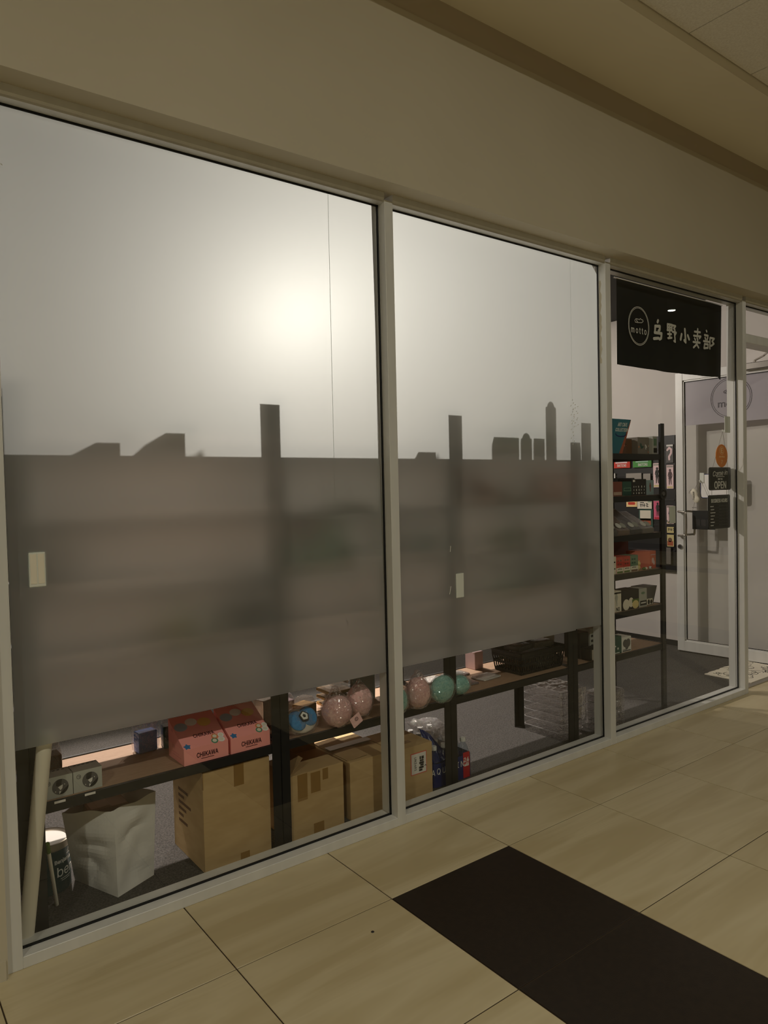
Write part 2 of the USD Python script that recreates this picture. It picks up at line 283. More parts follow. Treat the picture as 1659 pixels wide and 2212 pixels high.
# ================================================================= RACKS
nm('shelf_board', (158, 128, 102), (168, 138, 112), 26, .7, stretch=(1, 6, 1))
pm('rack_black', (20, 20, 21), .5)
LEV = [.443, .70, .933, 1.166, 1.406, 1.666]
RX = [-.4595, .4855, 1.4305, 2.3755, 3.3205]; RW, RY0, RY1 = .944, .15, .57
def make_rack(label):
    t = thing('shelving_rack', label, 'shelf', (RX[0], RY0, 0), group=None)
    D = RY1-RY0; a, th = .04, .0025
    for sx in (0, 1):
        for sy in (0, 1):
            X = (0, a) if sx == 0 else (RW-a, RW); Yf = (0, th) if sy == 0 else (D-th, D); Xs = (0, th) if sx == 0 else (RW-th, RW); Ys = (0, a) if sy == 0 else (D-a, D)
            obj('post', cat_([bx(*X, *Yf, .002, 1.862), bx(*Xs, *Ys, .002, 1.862)]), 'rack_black', t)
    for z in LEV:
        obj('front_beam', cat_([bx(.003, RW-.003, .003, .018, z-.036, z-.001)]), 'rack_black', t)
        obj('rear_beam', bx(.003, RW-.003, D-.018, D-.003, z-.036, z+.004), 'rack_black', t)
        obj('side_beam', cat_([bx(.003, .018, .018, D-.018, z-.036, z+.002)]), 'rack_black', t)
        obj('side_beam', cat_([bx(RW-.018, RW-.003, .018, D-.018, z-.036, z+.002)]), 'rack_black', t)
        obj('shelf_board', bx(.018, RW-.018, .018, D-.018, z-.012, z), 'shelf_board', t)
    return t
rack0 = make_rack('black metal shelving rack mostly hidden left of the window jamb')
RLAB = ['black metal shelving rack behind the left half of the left window', 'black metal shelving rack behind the mullion between the two frosted windows',
        'black metal shelving rack behind the middle of the second frosted window', 'black metal shelving rack seen through the clear right window']
for k in range(4): dup(rack0, (RX[k+1], RY0, 0), 0, RLAB[k])
# ================================================================= GOODS: materials
nm('cardboard', (186, 156, 108), (196, 166, 119), 9, .85, .12, stretch=(1, 1, 3), bscale=120)
nm('cardboard_dark', (164, 134, 92), (174, 144, 101), 9, .85, .12, bscale=120)
pm('tape', (150, 116, 66), .25)
pm('print_mid', (92, 90, 88), .6); pm('print_brown', (104, 70, 36), .8)
pm('paper_white', (226, 222, 214), .8); pm('kraft_inside', (196, 168, 146), .85)
pm('pink_card', (255, 168, 160), .5); pm('pink_card_side', (240, 150, 146), .5); pm('red_text', (70, 28, 32), .5)
pm('badge_grey', (176, 186, 200), .5); pm('badge_white', (244, 240, 236), .5); pm('badge_yellow', (244, 198, 116), .5); pm('badge_blue', (62, 122, 176), .5); pm('badge_green', (92, 150, 116), .5); pm('badge_orange', (224, 142, 84), .5)
pm('grey_card', (178, 178, 168), .6); pm('grey_card_top', (128, 120, 108), .6)
pm('can_green', (14, 52, 56), .4); pm('steel', (168, 158, 142), .35, metallic=.8)
nm('bag_paper', (222, 219, 212), (230, 227, 220), 14, .85, .25, bscale=50)
nm('plush_pink', (240, 188, 184), (250, 206, 202), 70, .95, .5, bscale=300); nm('plush_teal', (136, 198, 188), (154, 214, 204), 70, .95, .5, bscale=300)
nm('plush_blue', (58, 124, 176), (70, 138, 190), 70, .9, .4, bscale=300); pm('plush_white', (222, 214, 200), .9)
pm('blue_foil', (40, 110, 210), .25, metallic=.3); pm('deep_green', (20, 74, 62), .4); pm('brown_goods', (112, 78, 52), .6); pm('plum', (92, 74, 78), .8)
pm('silver_foil', (190, 186, 180), .25, metallic=.9); pm('gold_foil', (170, 134, 80), .3, metallic=.7)
pm('teal_card', (30, 112, 128), .5); pm('orange_card', (170, 86, 52), .6); pm('brown_red', (134, 72, 56), .6); pm('forest', (42, 84, 70), .6); pm('pale_blue', (150, 172, 176), .6)
pm('red_box', (196, 72, 58), .6); pm('sage', (112, 138, 112), .6); pm('salmon', (228, 128, 104), .6); pm('olive', (92, 116, 50), .6); pm('cream', (232, 224, 204), .65); pm('yellow_soft', (226, 206, 140), .7)
pm('hot_pink', (226, 96, 132), .5); pm('pale_pink', (238, 206, 206), .6); pm('emo_red', (206, 62, 48), .3); pm('emo_green', (78, 150, 70), .3); pm('mint', (150, 190, 160), .6); pm('pale_yellow', (216, 200, 140), .7)
pm('wrap_blue', (20, 36, 98), .25); pm('wrap_red', (186, 34, 42), .3); pm('cap_white', (226, 226, 222), .45); pm('label_red', (214, 92, 76), .6); pm('fabric_black', (24, 27, 26), .9); pm('ink_white', (246, 244, 236), .8)
pm('sign_black', (15, 18, 19), .4); pm('sign_text', (236, 234, 226), .6); pm('sign_orange', (232, 132, 8), .5); pm('orange_text', (250, 214, 150), .5); pm('string', (132, 124, 112), .7); pm('logo_grey', (66, 60, 66), .5)
MAT['water_plastic'] = MAT['clear_plastic']
wrapmat('crinkle_wrap', (.96, .95, .95), .01, 22, .7, .20)
wrapmat('edge_plastic', (.90, .89, .89), .22, 20, .2, .25)
wrapmat('bottle_clear', (.82, .88, .92), .02, 12, .2, .08)
wrapmat('foggy_wrap', (.93, .92, .92), .07, 60, 1.0, .16)
EPS = .0006
def carton(name, label, cat, x0, x1, y0, y1, z0, h, m, group=None, c=.0015, parts=()):
    t = thing(name, label, cat, ((x0+x1)/2, (y0+y1)/2, z0+EPS), group=group); ox, oy, oz = -(x0+x1)/2, -(y0+y1)/2, -z0-EPS
    b = cbx(x0, x1, y0, y1, z0+EPS, z0+h, c); b.apply_translation((ox, oy, oz)); obj('body', b, m, t)
    for p in parts:
        mm = p[1].copy(); mm.apply_translation((ox, oy, oz)); obj(p[0], mm, p[2], t, label=p[3] if len(p) > 3 else None)
    return t
def at(t, loc, name, mesh, m, label=None, smooth=False):
    mm = mesh.copy(); mm.apply_translation(-np.array(loc, float)); return obj(name, mm, m, t, smooth=smooth, label=label)
LEVS = {k+1: z for k, z in enumerate(LEV)}                         # 1 = lowest board
# ---------------------------------------------------------------- left corner of the left window
L0 = (.447, .125, 0)
t = thing('cardboard_tube', 'tall off-white cardboard tube leaning in the left corner of the window', 'tube', L0)
P0, P1 = np.array((.447, .122, .004)), np.array((.527, .098, .708))
at(t, L0, 'shell', cyl(.024, P0, P1, 28), 'cream', smooth=40)
at(t, L0, 'end_cap', cyl(.0245, P1-(P1-P0)*.012, P1+(P1-P0)*.004, 28), 'paper_white', smooth=40)
L0 = (.587, .31, 0)
t = thing('paint_stick', 'thin pale stick with a green end leaning beside the paint can', 'stick', L0)
A, B = np.array((.587, .31, .004)), np.array((.5395, .198, .286)); M_ = A+(B-A)*.86
at(t, L0, 'shaft', cyl(.0065, A, M_, 10), 'cream'); at(t, L0, 'grip', cyl(.0078, M_, B, 10), 'olive', 'green end')
L0 = (.592, .47, 0)
t = thing('paint_can', 'dark green metal paint can with white printing on the carpet', 'can', L0)
def wrap_text(m, r, th0, z):
    v = m.vertices; m = m.copy(); th = th0+v[:, 0]/r; rr = r+v[:, 2]
    m.vertices = np.stack([rr*np.cos(th), rr*np.sin(th), z+v[:, 1]], 1); return m
def ltext(s, h, bold=False):
    m = meshkit.text_mesh(s, h, .0006, bold); m.apply_translation((-m.bounds[0, 0], 0, 0)); m = m.subdivide_to_size(.008) if len(m.faces) < 4000 else m; return m
obj('body', lathe([(0, .001), (.080, .001), (.082, .004), (.082, .162), (0, .162)], 48), 'can_green', t, smooth=40)
obj('rim', lathe([(.070, .162), (.0835, .162), (.0845, .168), (.083, .186), (.0845, .189), (.081, .191), (.078, .186), (.070, .182)], 48), 'steel', t, smooth=40, label='bare metal rim')
obj('lid', lathe([(0, .162), (.071, .162), (.071, .1815), (.066, .183), (.0, .183)], 48), 'paper_white', t, smooth=40, label='white lid')
th = math.radians(-84)
obj('lettering', cat_([wrap_text(ltext('Benjamin Moore', .0135, True), .0822, th, .112), wrap_text(ltext('ben', .036), .0822, th+.10, .062),
                       wrap_text(ext(rect(0, 0, .05, .0016), .0006).subdivide_to_size(.01), .0822, th+.25, .051), wrap_text(ext(rect(0, 0, .04, .0014), .0006).subdivide_to_size(.01), .0822, th+.3, .044)]), 'print_light', t, label='white lettering')
tri = sg.Polygon([(0, 0), (.024, 0), (.012, .024)])
obj('emblem', wrap_text(ext(tri.difference(sa.scale(tri, .72, .72)).union(sg.box(.008, .004, .0095, .012)).union(sg.box(.011, .004, .0125, .016)), .0006), .0822, th+.62, .134), 'print_light', t, label='small white triangle')
# paper carrier bag
L0 = (.80, .36, 0)
t = thing('paper_bag', 'crumpled white paper carrier bag standing open on the carpet', 'bag', L0)
bot = np.array([(.776, .218), (.935, .290), (.842, .522), (.683, .450)]); top = np.array([(.778, .240), (.957, .305), (.86, .555), (.622, .345)])
def bag_shell(inset, n=16, rows=22, zmax=.318):
    V, F = [], []
    per = []
    for k in range(4):
        for i in range(n): per.append((k, i/n))
    for r in range(rows+1):
        f = r/rows
        for k, u in per:
            b = bot[k]*(1-u)+bot[(k+1) % 4]*u; q = top[k]*(1-u)+top[(k+1) % 4]*u
            c = (bot.mean(0)*(1-f)+top.mean(0)*f); p = b*(1-f)+q*f; p = p+(c-p)/np.linalg.norm(c-p)*inset
            w = math.sin(PI*u)*math.sin(PI*min(1, f*1.1)); nrm = (c-p)/np.linalg.norm(c-p)
            cr = abs((meshkit.fbm(np.array([[p[0]*7, p[1]*7, f*2.2]]), 2, 5)[0]-.5))*2
            d = (.030*(1-cr*2.1)*w - .008*w); p = p+nrm*d*.9
            V.append((p[0], p[1], .002+(zmax-.002)*f+(.004*math.sin(9*u+k) if r == rows else 0)))
    m = len(per)
    for r in range(rows):
        for j in range(m):
            a, b, c, d = r*m+j, r*m+(j+1) % m, (r+1)*m+(j+1) % m, (r+1)*m+j; F += [(a, b, c), (a, c, d)]
    return np.array(V), F, m, rows
Vo, Fo, m_, rows_ = bag_shell(0); Vi, Fi, _, _ = bag_shell(.0016)
F = list(Fo)+[(a+len(Vo), c+len(Vo), b+len(Vo)) for a, b, c in Fi]
for j in range(m_):
    a, b = rows_*m_+j, rows_*m_+(j+1) % m_; F += [(a, b, b+len(Vo)), (a, b+len(Vo), a+len(Vo))]
k0 = len(Vo)+len(Vi); V = np.vstack([Vo, Vi, [[*bot.mean(0), .002]]])
for j in range(m_): F.append(((j+1) % m_, j, k0))
at(t, L0, 'paper_shell', trimesh.Trimesh(V, F, process=False), 'bag_paper')
at(t, L0, 'contents', cat_([cbx(.72, .80, .34, .44, .20, .30, .006), cbx(.80, .87, .36, .47, .18, .285, .004)]), 'kraft_inside', 'tan packets inside')
hd = [np.array((.70, .44, .31)), np.array((.705, .45, .345)), np.array((.74, .47, .35)), np.array((.77, .485, .312))]
at(t, L0, 'handle', tube(hd, .0025, 6), 'paper_white')
# ---------------------------------------------------------------- cartons on the carpet
def tape_f(x0, z0, x1, z1, y): return front(rect(0, 0, x1-x0, z1-z0), x0, y, z0, .0007)
lines = [rect(.03, .235-.026*i, .03+w, .247-.026*i) for i, w in enumerate([.10, .06, .13, .08, .05, .09])]
carton('cardboard_box', 'tall plain cardboard box on the carpet beside the white paper bag', 'box', 1.094, 1.384, .168, .485, 0, .398, 'cardboard', parts=[
    ('tape', tape_f(1.225, .31, 1.268, .3975, .168), 'tape', 'brown packing tape'), ('tape', tape_f(1.245, .003, 1.285, .035, .168), 'tape', 'brown packing tape'),
    ('edge_tape', cat_([bx(1.0925, 1.096, .166, .172, .33, .397)]), 'tape'),
    ('side_print', side(cat_([ext(l, .0006) for l in lines]), 1.094, .455, .02), 'print_brown', 'faint printed lines')])
carton('cardboard_box', 'cardboard box with raised open flaps between rack posts and mullion', 'box', 1.4785, 1.748, .17, .40, 0, .280, 'cardboard', parts=[
    ('tape', tape_f(1.515, .165, 1.563, .279, .17), 'tape', 'brown packing tape'), ('tape', tape_f(1.580, .185, 1.628, .272, .17), 'tape', 'brown packing tape'), ('tape', tape_f(1.640, .228, 1.668, .276, .17), 'tape', 'brown packing tape'), ('tape', tape_f(1.59, .003, 1.642, .05, .17), 'tape', 'brown packing tape'),
    ('flap', hull([(1.482, .175, .281), (1.482, .30, .281), (1.56, .20, .333), (1.56, .33, .335), (1.482, .175, .283), (1.482, .30, .283), (1.56, .20, .335), (1.56, .33, .337)]), 'cardboard_dark'),
    ('flap', hull([(1.60, .392, .281), (1.745, .392, .281), (1.60, .43, .365), (1.745, .43, .34), (1.60, .396, .281), (1.745, .396, .281), (1.60, .434, .365), (1.745, .434, .34)]), 'cardboard_dark')])
carton('cardboard_box', 'deep cardboard box partly hidden by the mullion between the frosted windows', 'box', 1.787, 2.030, .175, .55, 0, .262, 'cardboard', parts=[
    ('flap', hull([(1.79, .20, .263), (1.79, .52, .263), (1.905, .20, .268), (1.905, .52, .268), (1.79, .20, .266), (1.79, .52, .266), (1.905, .20, .271), (1.905, .52, .271)]), 'cardboard_dark'),
    ('tape', cat_([bx(1.79, 2.028, .34, .39, .2715, .2722)]), 'tape', 'brown packing tape')])
haz = [rect(.055, .058, .078, .066), rect(.052, .046, .08, .056), rect(.058, .036, .078, .045), rect(.05, .024, .078, .034), rect(.066, .068, .08, .082), rect(.054, .068, .063, .083), sg.Polygon([(.082, .03), (.09, .037), (.098, .03), (.094, .03), (.09, .033), (.086, .03)]), rect(.05, .012, .07, .022)]
un = text('UN3481', .012); un = place(un, (.028, .052, 0), (0, -1, 0), (1, 0, 0), (0, 0, 1))
carton('cardboard_box', 'cardboard box with a red-edged white UN3481 label right of the mullion', 'box', 2.045, 2.262, .165, .43, 0, .256, 'cardboard', parts=[
    ('shipping_label', front(rect(0, 0, .098, .104), 2.127, .165, .118), 'label_red', 'red-edged shipping label'),
    ('label_paper', front(rect(.004, .004, .094, .100), 2.127, .1643, .118), 'paper_white', 'white label paper'),
    ('label_print', front(cat_([un]+[ext(sa.translate(g, 0, 0), .0006) for g in haz]), 2.127, .1636, .118), 'print_dark', 'black label lettering'),
    ('tape', bx(2.10, 2.18, .22, .25, .2565, .2572), 'tape', 'torn tape')])
# ---------------------------------------------------------------- pack of water bottles
bx0, by0, pit = 2.325, .226, .0655
b0 = None
prof = [(0, .002), (.028, .0), (.0315, .006), (.0315, .05), (.030, .055), (.0315, .06), (.0315, .118), (.0305, .125), (.027, .143), (.018, .164), (.0125, .174), (.0125, .186), (0, .186)]
for j in range(5):
    for i in range(4):
        loc = (bx0+i*pit, by0+j*pit, .003)
        if b0 is None:
            b0 = thing('water_bottle', 'clear plastic water bottle with white cap in the torn multipack', 'bottle', loc, group='water bottles in the multipack')
            obj('bottle', lathe(prof, 20), 'bottle_clear', b0, smooth=50)
            obj('bottle_label', lathe([(.0319, .062), (.0319, .116), (.0317, .116), (.0317, .062), (.0319, .062)], 20), 'wrap_blue', b0, smooth=50, label='dark blue label')
            obj('cap', lathe([(0, .178), (.0145, .178), (.0148, .180), (.0148, .194), (.0138, .197), (0, .197)], 20), 'cap_white', b0, smooth=40, label='white screw cap')
        else: dup(b0, loc)
L0 = (2.42, .35, 0)
t = thing('multipack_wrap', 'torn blue and red shrink wrap around the pack of water bottles', 'plastic wrap', L0)
x0, x1, y0, y1 = bx0-.034, bx0+3*pit+.034, by0-.034, by0+4*pit+.034
band = rect(x0, y0, x1, y1, .03).buffer(.0012); inner = rect(x0, y0, x1, y1, .03)
def shell(z0, z1): m = ext(band.difference(inner), z1-z0); m.apply_translation((0, 0, z0)); return m
at(t, L0, 'wrap_band', shell(.004, .122), 'wrap_blue')
xe = x1-.067
at(t, L0, 'red_panel', front(rect(0, 0, .045, .13, .004), xe, y0-.0014, .006), 'wrap_red', 'red corner panel')
at(t, L0, 'lettering', cat_([front(text('24', .022, bold=True), xe+.022, y0-.0024, .098), front(cat_([ext(rect(-.015, -.002*k-.001-.004*k, .015, -.004*k), .0006) for k in range(3)]), xe+.022, y0-.0024, .078),
                             front(text('A Q U A F I N A', .030, .25), x0+.112, y0-.0016, .082)]), 'print_light', 'white lettering')
def sheet(P, nx=10, ny=8, amp=.01, seed=1, th=.0015):
    P = np.array(P, float); V = []
    for i in range(nx+1):
        for j in range(ny+1):
            u, v = i/nx, j/ny; p = P[0]*(1-u)*(1-v)+P[1]*u*(1-v)+P[2]*u*v+P[3]*(1-u)*v; V.append(p)
    V = np.array(V); n = np.cross(P[1]-P[0], P[3]-P[0]); n /= np.linalg.norm(n)
    V = V+n*((meshkit.fbm(V*26, 3, seed)-.5)*2*amp)[:, None]
    V2 = V-n*th; F = []; k = len(V)
    for i in range(nx):
        for j in range(ny):
            a, b, c, d = i*(ny+1)+j, (i+1)*(ny+1)+j, (i+1)*(ny+1)+j+1, i*(ny+1)+j+1; F += [(a, b, c), (a, c, d), (a+k, c+k, b+k), (a+k, d+k, c+k)]
    return trimesh.Trimesh(np.vstack([V, V2]), F, process=False)
at(t, L0, 'torn_flap', sheet([(2.30, .200, .122), (2.40, .198, .130), (2.345, .28, .245), (2.275, .27, .288)], amp=.012, seed=4), 'wrap_blue', 'blue torn flap')
at(t, L0, 'clear_film', cat_([sheet([(2.36, .30, .20), (2.56, .30, .20), (2.56, .50, .235), (2.36, .50, .25)], amp=.02, seed=8), sheet([(2.36, .24, .185), (2.50, .25, .185), (2.49, .34, .235), (2.37, .34, .235)], amp=.015, seed=11)]), 'foggy_wrap', 'crinkled clear film')
# ---------------------------------------------------------------- lowest shelf, left window
def badge_box(x, label):
    z = LEV[0]; y0, y1, h, w = .176, .262, .0745, .0965
    pr = sg.Polygon([(y0, z+EPS), (y0, z+h), (y1-.012, z+h), (y1, z+h-.014), (y1, z+EPS)])
    L = (x+w/2, (y0+y1)/2, z+EPS)
    t = thing('card_box', label, 'box', L)
    at(t, L, 'body', place(ext(pr, w), (x, 0, 0), (0, 1, 0), (0, 0, 1), (1, 0, 0)), 'grey_card')
    at(t, L, 'lid', bx(x, x+w, y0, y1-.013, z+h, z+h+.0012), 'grey_card_top', 'darker lid')
    at(t, L, 'lid_print', cat_([bx(x+.014+.015*k, x+.022+.015*k, y1-.030, y1-.022, z+h+.0012, z+h+.0018) for k in range(5)]), 'print_dark')
    cx, cz = x+.056, z+.037
    at(t, L, 'round_picture', front(disc(0, 0, .0265, n=40), cx, y0, cz), 'print_mid', 'round grey picture')
    dark = disc(0, 0, .0265, n=40).intersection(so.unary_union([sg.Polygon([(-.012, .026), (.006, .026), (.003, .008), (-.006, .002), (-.014, .006)]), sg.Polygon([(-.006, -.026), (.030, .004), (.03, -.026)])]))
    at(t, L, 'picture_dark', front(dark, cx, y0-.0008, cz), 'print_dark')
    at(t, L, 'picture_light', front(so.unary_union([sg.Polygon([(-.008, .0), (.008, .006), (.006, -.006), (0, -.012)]), sg.Polygon([(-.004, -.014), (.002, -.016), (-.004, -.026)]), disc(.014, .006, .0016), disc(-.016, -.014, .0016), strokes([[(.002, -.022), (.016, -.012)]], .0006)]), cx, y0-.0008, cz), 'print_light')
    at(t, L, 'small_mark', front(ring(0, 0, .0075, .0016).union(strokes([[(-.002, 0), (.003, .002), (.002, -.003)]], .0008)), x+.018, y0, z+.055), 'print_mid')
    t2 = obj('price_tag', front(rect(0, 0, .036, .008), x+.03, .1525, z-.009), 'paper_white', label='small white price tag on the shelf edge below the %s grey box' % ('left' if x < .6 else 'right'), cat='price tag')
badge_box(.5275, 'left grey card box with a round picture beside the cardboard tube'); badge_box(.6265, 'right grey card box with a round picture on the lowest shelf')
def pink_box(x, w, label):
    z = LEV[0]; y0, y1 = .162, .320; z1, z2 = z+.063, z+.146
    L = (x+w/2, (y0+y1)/2, z+EPS); t = thing('display_box', label, 'box', L)
    at(t, L, 'body', place(ext(sg.Polygon([(y0, z+EPS), (y0, z1), (y1, z2), (y1, z+EPS)]), w), (x, 0, 0), (0, 1, 0), (0, 0, 1), (1, 0, 0)), 'pink_card')
    s = np.array([0, y1-y0, z2-z1]); ln = np.linalg.norm(s); s /= ln; n = np.cross((1, 0, 0), s)
    def sl(poly, d=.0008, lift=0): return place(ext(poly, d) if not isinstance(poly, trimesh.Trimesh) else poly, np.array((x, y0, z1))+n*lift, (1, 0, 0), s, n)
    tx = text('CHiiKAWA', .0175, .088, True)
    at(t, L, 'lettering', front(tx, x+w*.52, y0, z+.031), 'red_text', 'dark lettering')
    at(t, L, 'small_print', front(rect(-.026, -.001, .026, .001), x+w*.52, y0, z+.0155), 'red_text')
    at(t, L, 'lid_lettering', sl(text('CHiiKAWA', .0165, .085, True).apply_translation((w*.56, .058, 0))), 'red_text', 'dark lettering on the slope')
    star = sg.Polygon([((.0125 if k % 2 == 0 else .007)*math.sin(k*PI/5), (.0125 if k % 2 == 0 else .007)*math.cos(k*PI/5)) for k in range(10)]).buffer(.002)
    at(t, L, 'star_sticker', sl(sa.translate(star, .018, .012)), 'badge_blue', 'blue star sticker')
    for (bx_, by_, r_, m) in ((.130, .012, .0135, 'badge_green'), (.158, .012, .0135, 'badge_white'), (.138, .034, .0135, 'badge_orange'), (.164, .034, .012, 'badge_white')):
        at(t, L, 'round_sticker', sl(disc(bx_, by_, r_)), m); at(t, L, 'sticker_centre', sl(disc(bx_, by_, r_*.62), .0005, .0008), 'cream')
    for (bx_, by_, r_, m) in ((.030, .118, .026, 'badge_grey'), (.078, .135, .024, 'badge_white'), (.128, .122, .027, 'badge_yellow')):
        at(t, L, 'round_sticker', sl(disc(bx_, by_, r_, r_*.84, 32), .0012), m)
    at(t, L, 'side_print', side(cat_([ext(rect(.02, .045, .05, .06), .0006), ext(rect(.02, .03, .09, .034), .0006), ext(rect(.02, .02, .11, .024), .0006), ext(rect(.012, .105, .03, .118), .0006)]), x, y1-.02, z), 'pink_card_side')
pink_box(1.021, .182, 'left pink display box with a sloped lid printed CHiiKAWA'); pink_box(1.2135, .1735, 'right pink display box with a sloped lid next to the rack post')
def bagged(name, label, cat, c, r, m, seed, wrap='crinkle_wrap', neck=None, extra=None, sq=(1, 1, 1), bag=1.12):
    L = (c[0], c[1], c[2]-r*sq[2]); t = thing(name, label, cat, L)
    at(t, L, 'plush', blob(r, c, 3, .07, 2.0, seed, sq), m, smooth=60)
    b = blob(r*bag, c, 4, .09, 2.6, seed+50, sq); v = b.vertices
    if neck is not None:
        up_ = np.clip((v[:, 2]-c[2])/(r*sq[2]*bag), 0, 1)**2; sh = (1-.6*up_)
        v[:, 0] = c[0]+(v[:, 0]-c[0])*sh+neck[0]*up_; v[:, 1] = c[1]+(v[:, 1]-c[1])*sh; v[:, 2] += up_*neck[1]
    v += (meshkit.fbm(v*70+seed, 2, seed)-.5)[:, None]*.010*np.sign(v-c); v[:, 2] = np.maximum(v[:, 2], c[2]-r*sq[2]); b.vertices = v
    at(t, L, 'bag', b, wrap, 'clear plastic bag')
    for e in (extra or ()): at(t, L, e[0], e[1], e[2], e[3] if len(e) > 3 else None)
    return t
z = LEV[0]
tag = sa.rotate(rect(-.027, -.024, .027, .024, .004), 28); tagr = ring(0, 0, .009, .002).union(ring(0, 0, .0045, .0015))
bagged('bagged_plush', 'pink plush ball in a clear bag with a square pink tag', 'plush toy', (1.722, .170, z+.070), .068, 'plush_pink', 3, neck=(-.01, .045), sq=(.98, .95, 1.0), bag=1.07,
       extra=[('tag', front(tag, 1.766, .086, z+.040, .002), 'plush_pink', 'square pink tag'), ('tag_print', front(tagr, 1.766, .084, z+.046, .0006), 'red_text')])
bagged('bagged_plush', 'pink plush ball in a clear bag against the left mullion', 'plush toy', (1.858, .190, z+.085), .062, 'plush_pink', 9, neck=(.0, .02), sq=(.95, .95, 1.15), bag=1.07)
bagged('bagged_plush', 'teal plush ball half hidden behind the mullion of the second window', 'plush toy', (2.012, .13, z+.068), .062, 'plush_teal', 13, sq=(1, .9, 1.05))
bagged('bagged_plush', 'pink plush ball in a clear bag between two teal ones', 'plush toy', (2.150, .128, z+.080), .060, 'plush_pink', 17, neck=(.0, .03), sq=(1.0, .9, 1.2))
bagged('bagged_plush', 'round teal plush ball in front of the rack post', 'plush toy', (2.284, .105, z+.078), .064, 'plush_teal', 23, sq=(1.05, .60, 1.0))
bagged('bagged_plush', 'small flat teal plush right of the rack post', 'plush toy', (2.462, .185, z+.048), .050, 'plush_teal', 31, sq=(1.2, 1.0, .95))
# blue pouch in a clear bag, leaning back
c = np.array((1.560, .205, z+.052))
L = (c[0], c[1], z+EPS); t = thing('bagged_pouch', 'round blue and white pouch with a dark ring in a clear bag', 'pouch', L)
def lean(m, a=-.9): m = m.copy(); m.apply_transform(trimesh.transformations.rotation_matrix(a, (1, 0, 0))); m.apply_translation(c); return m
at(t, L, 'white_rim', lean(blob(.058, (0, 0, 0), 3, .03, 3, 2, (1.22, .42, .98)), -.75), 'plush_white', smooth=50)
at(t, L, 'blue_lobe', lean(blob(.038, (-.028, -.018, -.004), 3, .03, 3, 3, (1.05, .42, 1.2)), -.75), 'plush_blue', smooth=50)
at(t, L, 'blue_lobe', lean(blob(.038, (.030, -.018, .006), 3, .03, 3, 4, (1.05, .42, 1.2)), -.75), 'plush_blue', smooth=50)
pent = sg.Polygon([(.019*math.sin(k*2*PI/5), .021*math.cos(k*2*PI/5)) for k in range(5)]).buffer(.005)
at(t, L, 'dark_ring', lean(front(pent, 0, -.036, 0, .004), -.75), 'print_dark'); at(t, L, 'pale_centre', lean(front(sa.scale(pent, .72, .72).difference(sa.scale(pent, .34, .34)), 0, -.040, 0, .002), -.75), 'print_light')
at(t, L, 'bag', lean(blob(.064, (0, 0, 0), 4, .10, 4, 77, (1.26, .58, 1.02)), -.75), 'clear_wrap', 'clear plastic bag', smooth=30)
def packet(name, label, cat, c, sx, sy, sz, m, seed, wrap='clear_wrap', rot=0, tilt=0, grow=1.12, wrapneck=.03):
    L = (c[0], c[1], c[2]); t = thing(name, label, cat, L, rot)
    b = cbx(-sx/2, sx/2, -sy/2, sy/2, 0, sz, .003)
    T = trimesh.transformations.rotation_matrix(tilt, (1, 0, 0)); b.apply_transform(T); obj('contents', b, m, t)
    w = trimesh.creation.icosphere(3, 1.0); v = w.vertices; v = np.sign(v)*np.abs(v)**.55; v = v*(np.array((sx, sy, sz))*.5*grow)
    v[:, 2] += sz*.5+np.clip(v[:, 2]/(sz*.5), 0, 1)**3*wrapneck; k = 1+.10*(meshkit.fbm(v*60+seed, 3, seed)-.5); v[:, :2] *= k[:, None]; w.vertices = v; w.apply_transform(T)
    w.vertices[:, 2] = np.maximum(w.vertices[:, 2], 0); obj('wrapper', w, wrap, t, smooth=25); return t
packet('wrapped_packet', 'brown goods in a clear bag behind the leaning tube', 'packet', (.592, .40, z+EPS), .085, .07, .085, 'brown_goods', 1, 'foggy_wrap', wrapneck=.05)
packet('wrapped_packet', 'crumpled silver bag at the far left of the lowest shelf', 'packet', (.545, .33, z+EPS), .04, .05, .10, 'silver_foil', 2, 'foggy_wrap')
packet('wrapped_packet', 'shiny blue carton in a clear bag left of the pink boxes', 'packet', (.968, .435, z+EPS), .078, .05, .082, 'blue_foil', 3, 'clear_wrap', .12, wrapneck=.04, grow=1.35)
packet('wrapped_packet', 'dark green pack in clear wrap behind the blue carton', 'packet', (1.062, .42, z+EPS), .06, .05, .09, 'deep_green', 4, 'clear_wrap', -.1)
packet('wrapped_packet', 'crinkled silvery bag behind the right pink box', 'packet', (1.485, .40, z+EPS), .07, .07, .12, 'silver_foil', 5, 'foggy_wrap', .3)
packet('wrapped_packet', 'brown foil packet behind the blue pouch', 'packet', (1.705, .42, z+EPS), .085, .08, .05, 'gold_foil', 6, 'clear_wrap', .35)
packet('wrapped_packet', 'flat clear packets lying behind the blue pouch', 'packet', (1.62, .50, z+EPS), .13, .06, .06, 'plum', 7, 'foggy_wrap', .1)
for k in range(7):
    zz = z+EPS+k*.0165
    obj('clear_case', cbx(1.800, 1.925, .34, .47, zz, zz+.0145, .003) if k else cbx(1.800, 1.925, .34, .47, zz, zz+.0145, .003), 'gold_foil' if k % 2 else 'clear_plastic',
        label=['lowest', 'second', 'third', 'fourth', 'fifth', 'sixth', 'topmost'][k]+' flat case in the stack behind the pink plush balls', cat='case', group='stacked flat cases')
L = (1.94, .50, z+EPS); t = thing('dome_lid', 'white domed lid on a dark bowl behind the right pink plush', 'bowl', L)
obj('bowl', lathe([(0, 0), (.035, 0), (.06, .10), (.057, .10), (.033, .004), (0, .004)], 24), 'print_dark', t, smooth=50); obj('lid', lathe([(0, .132), (.03, .127), (.058, .105), (.062, .100), (0, .100)], 24), 'paper_white', t, smooth=50)
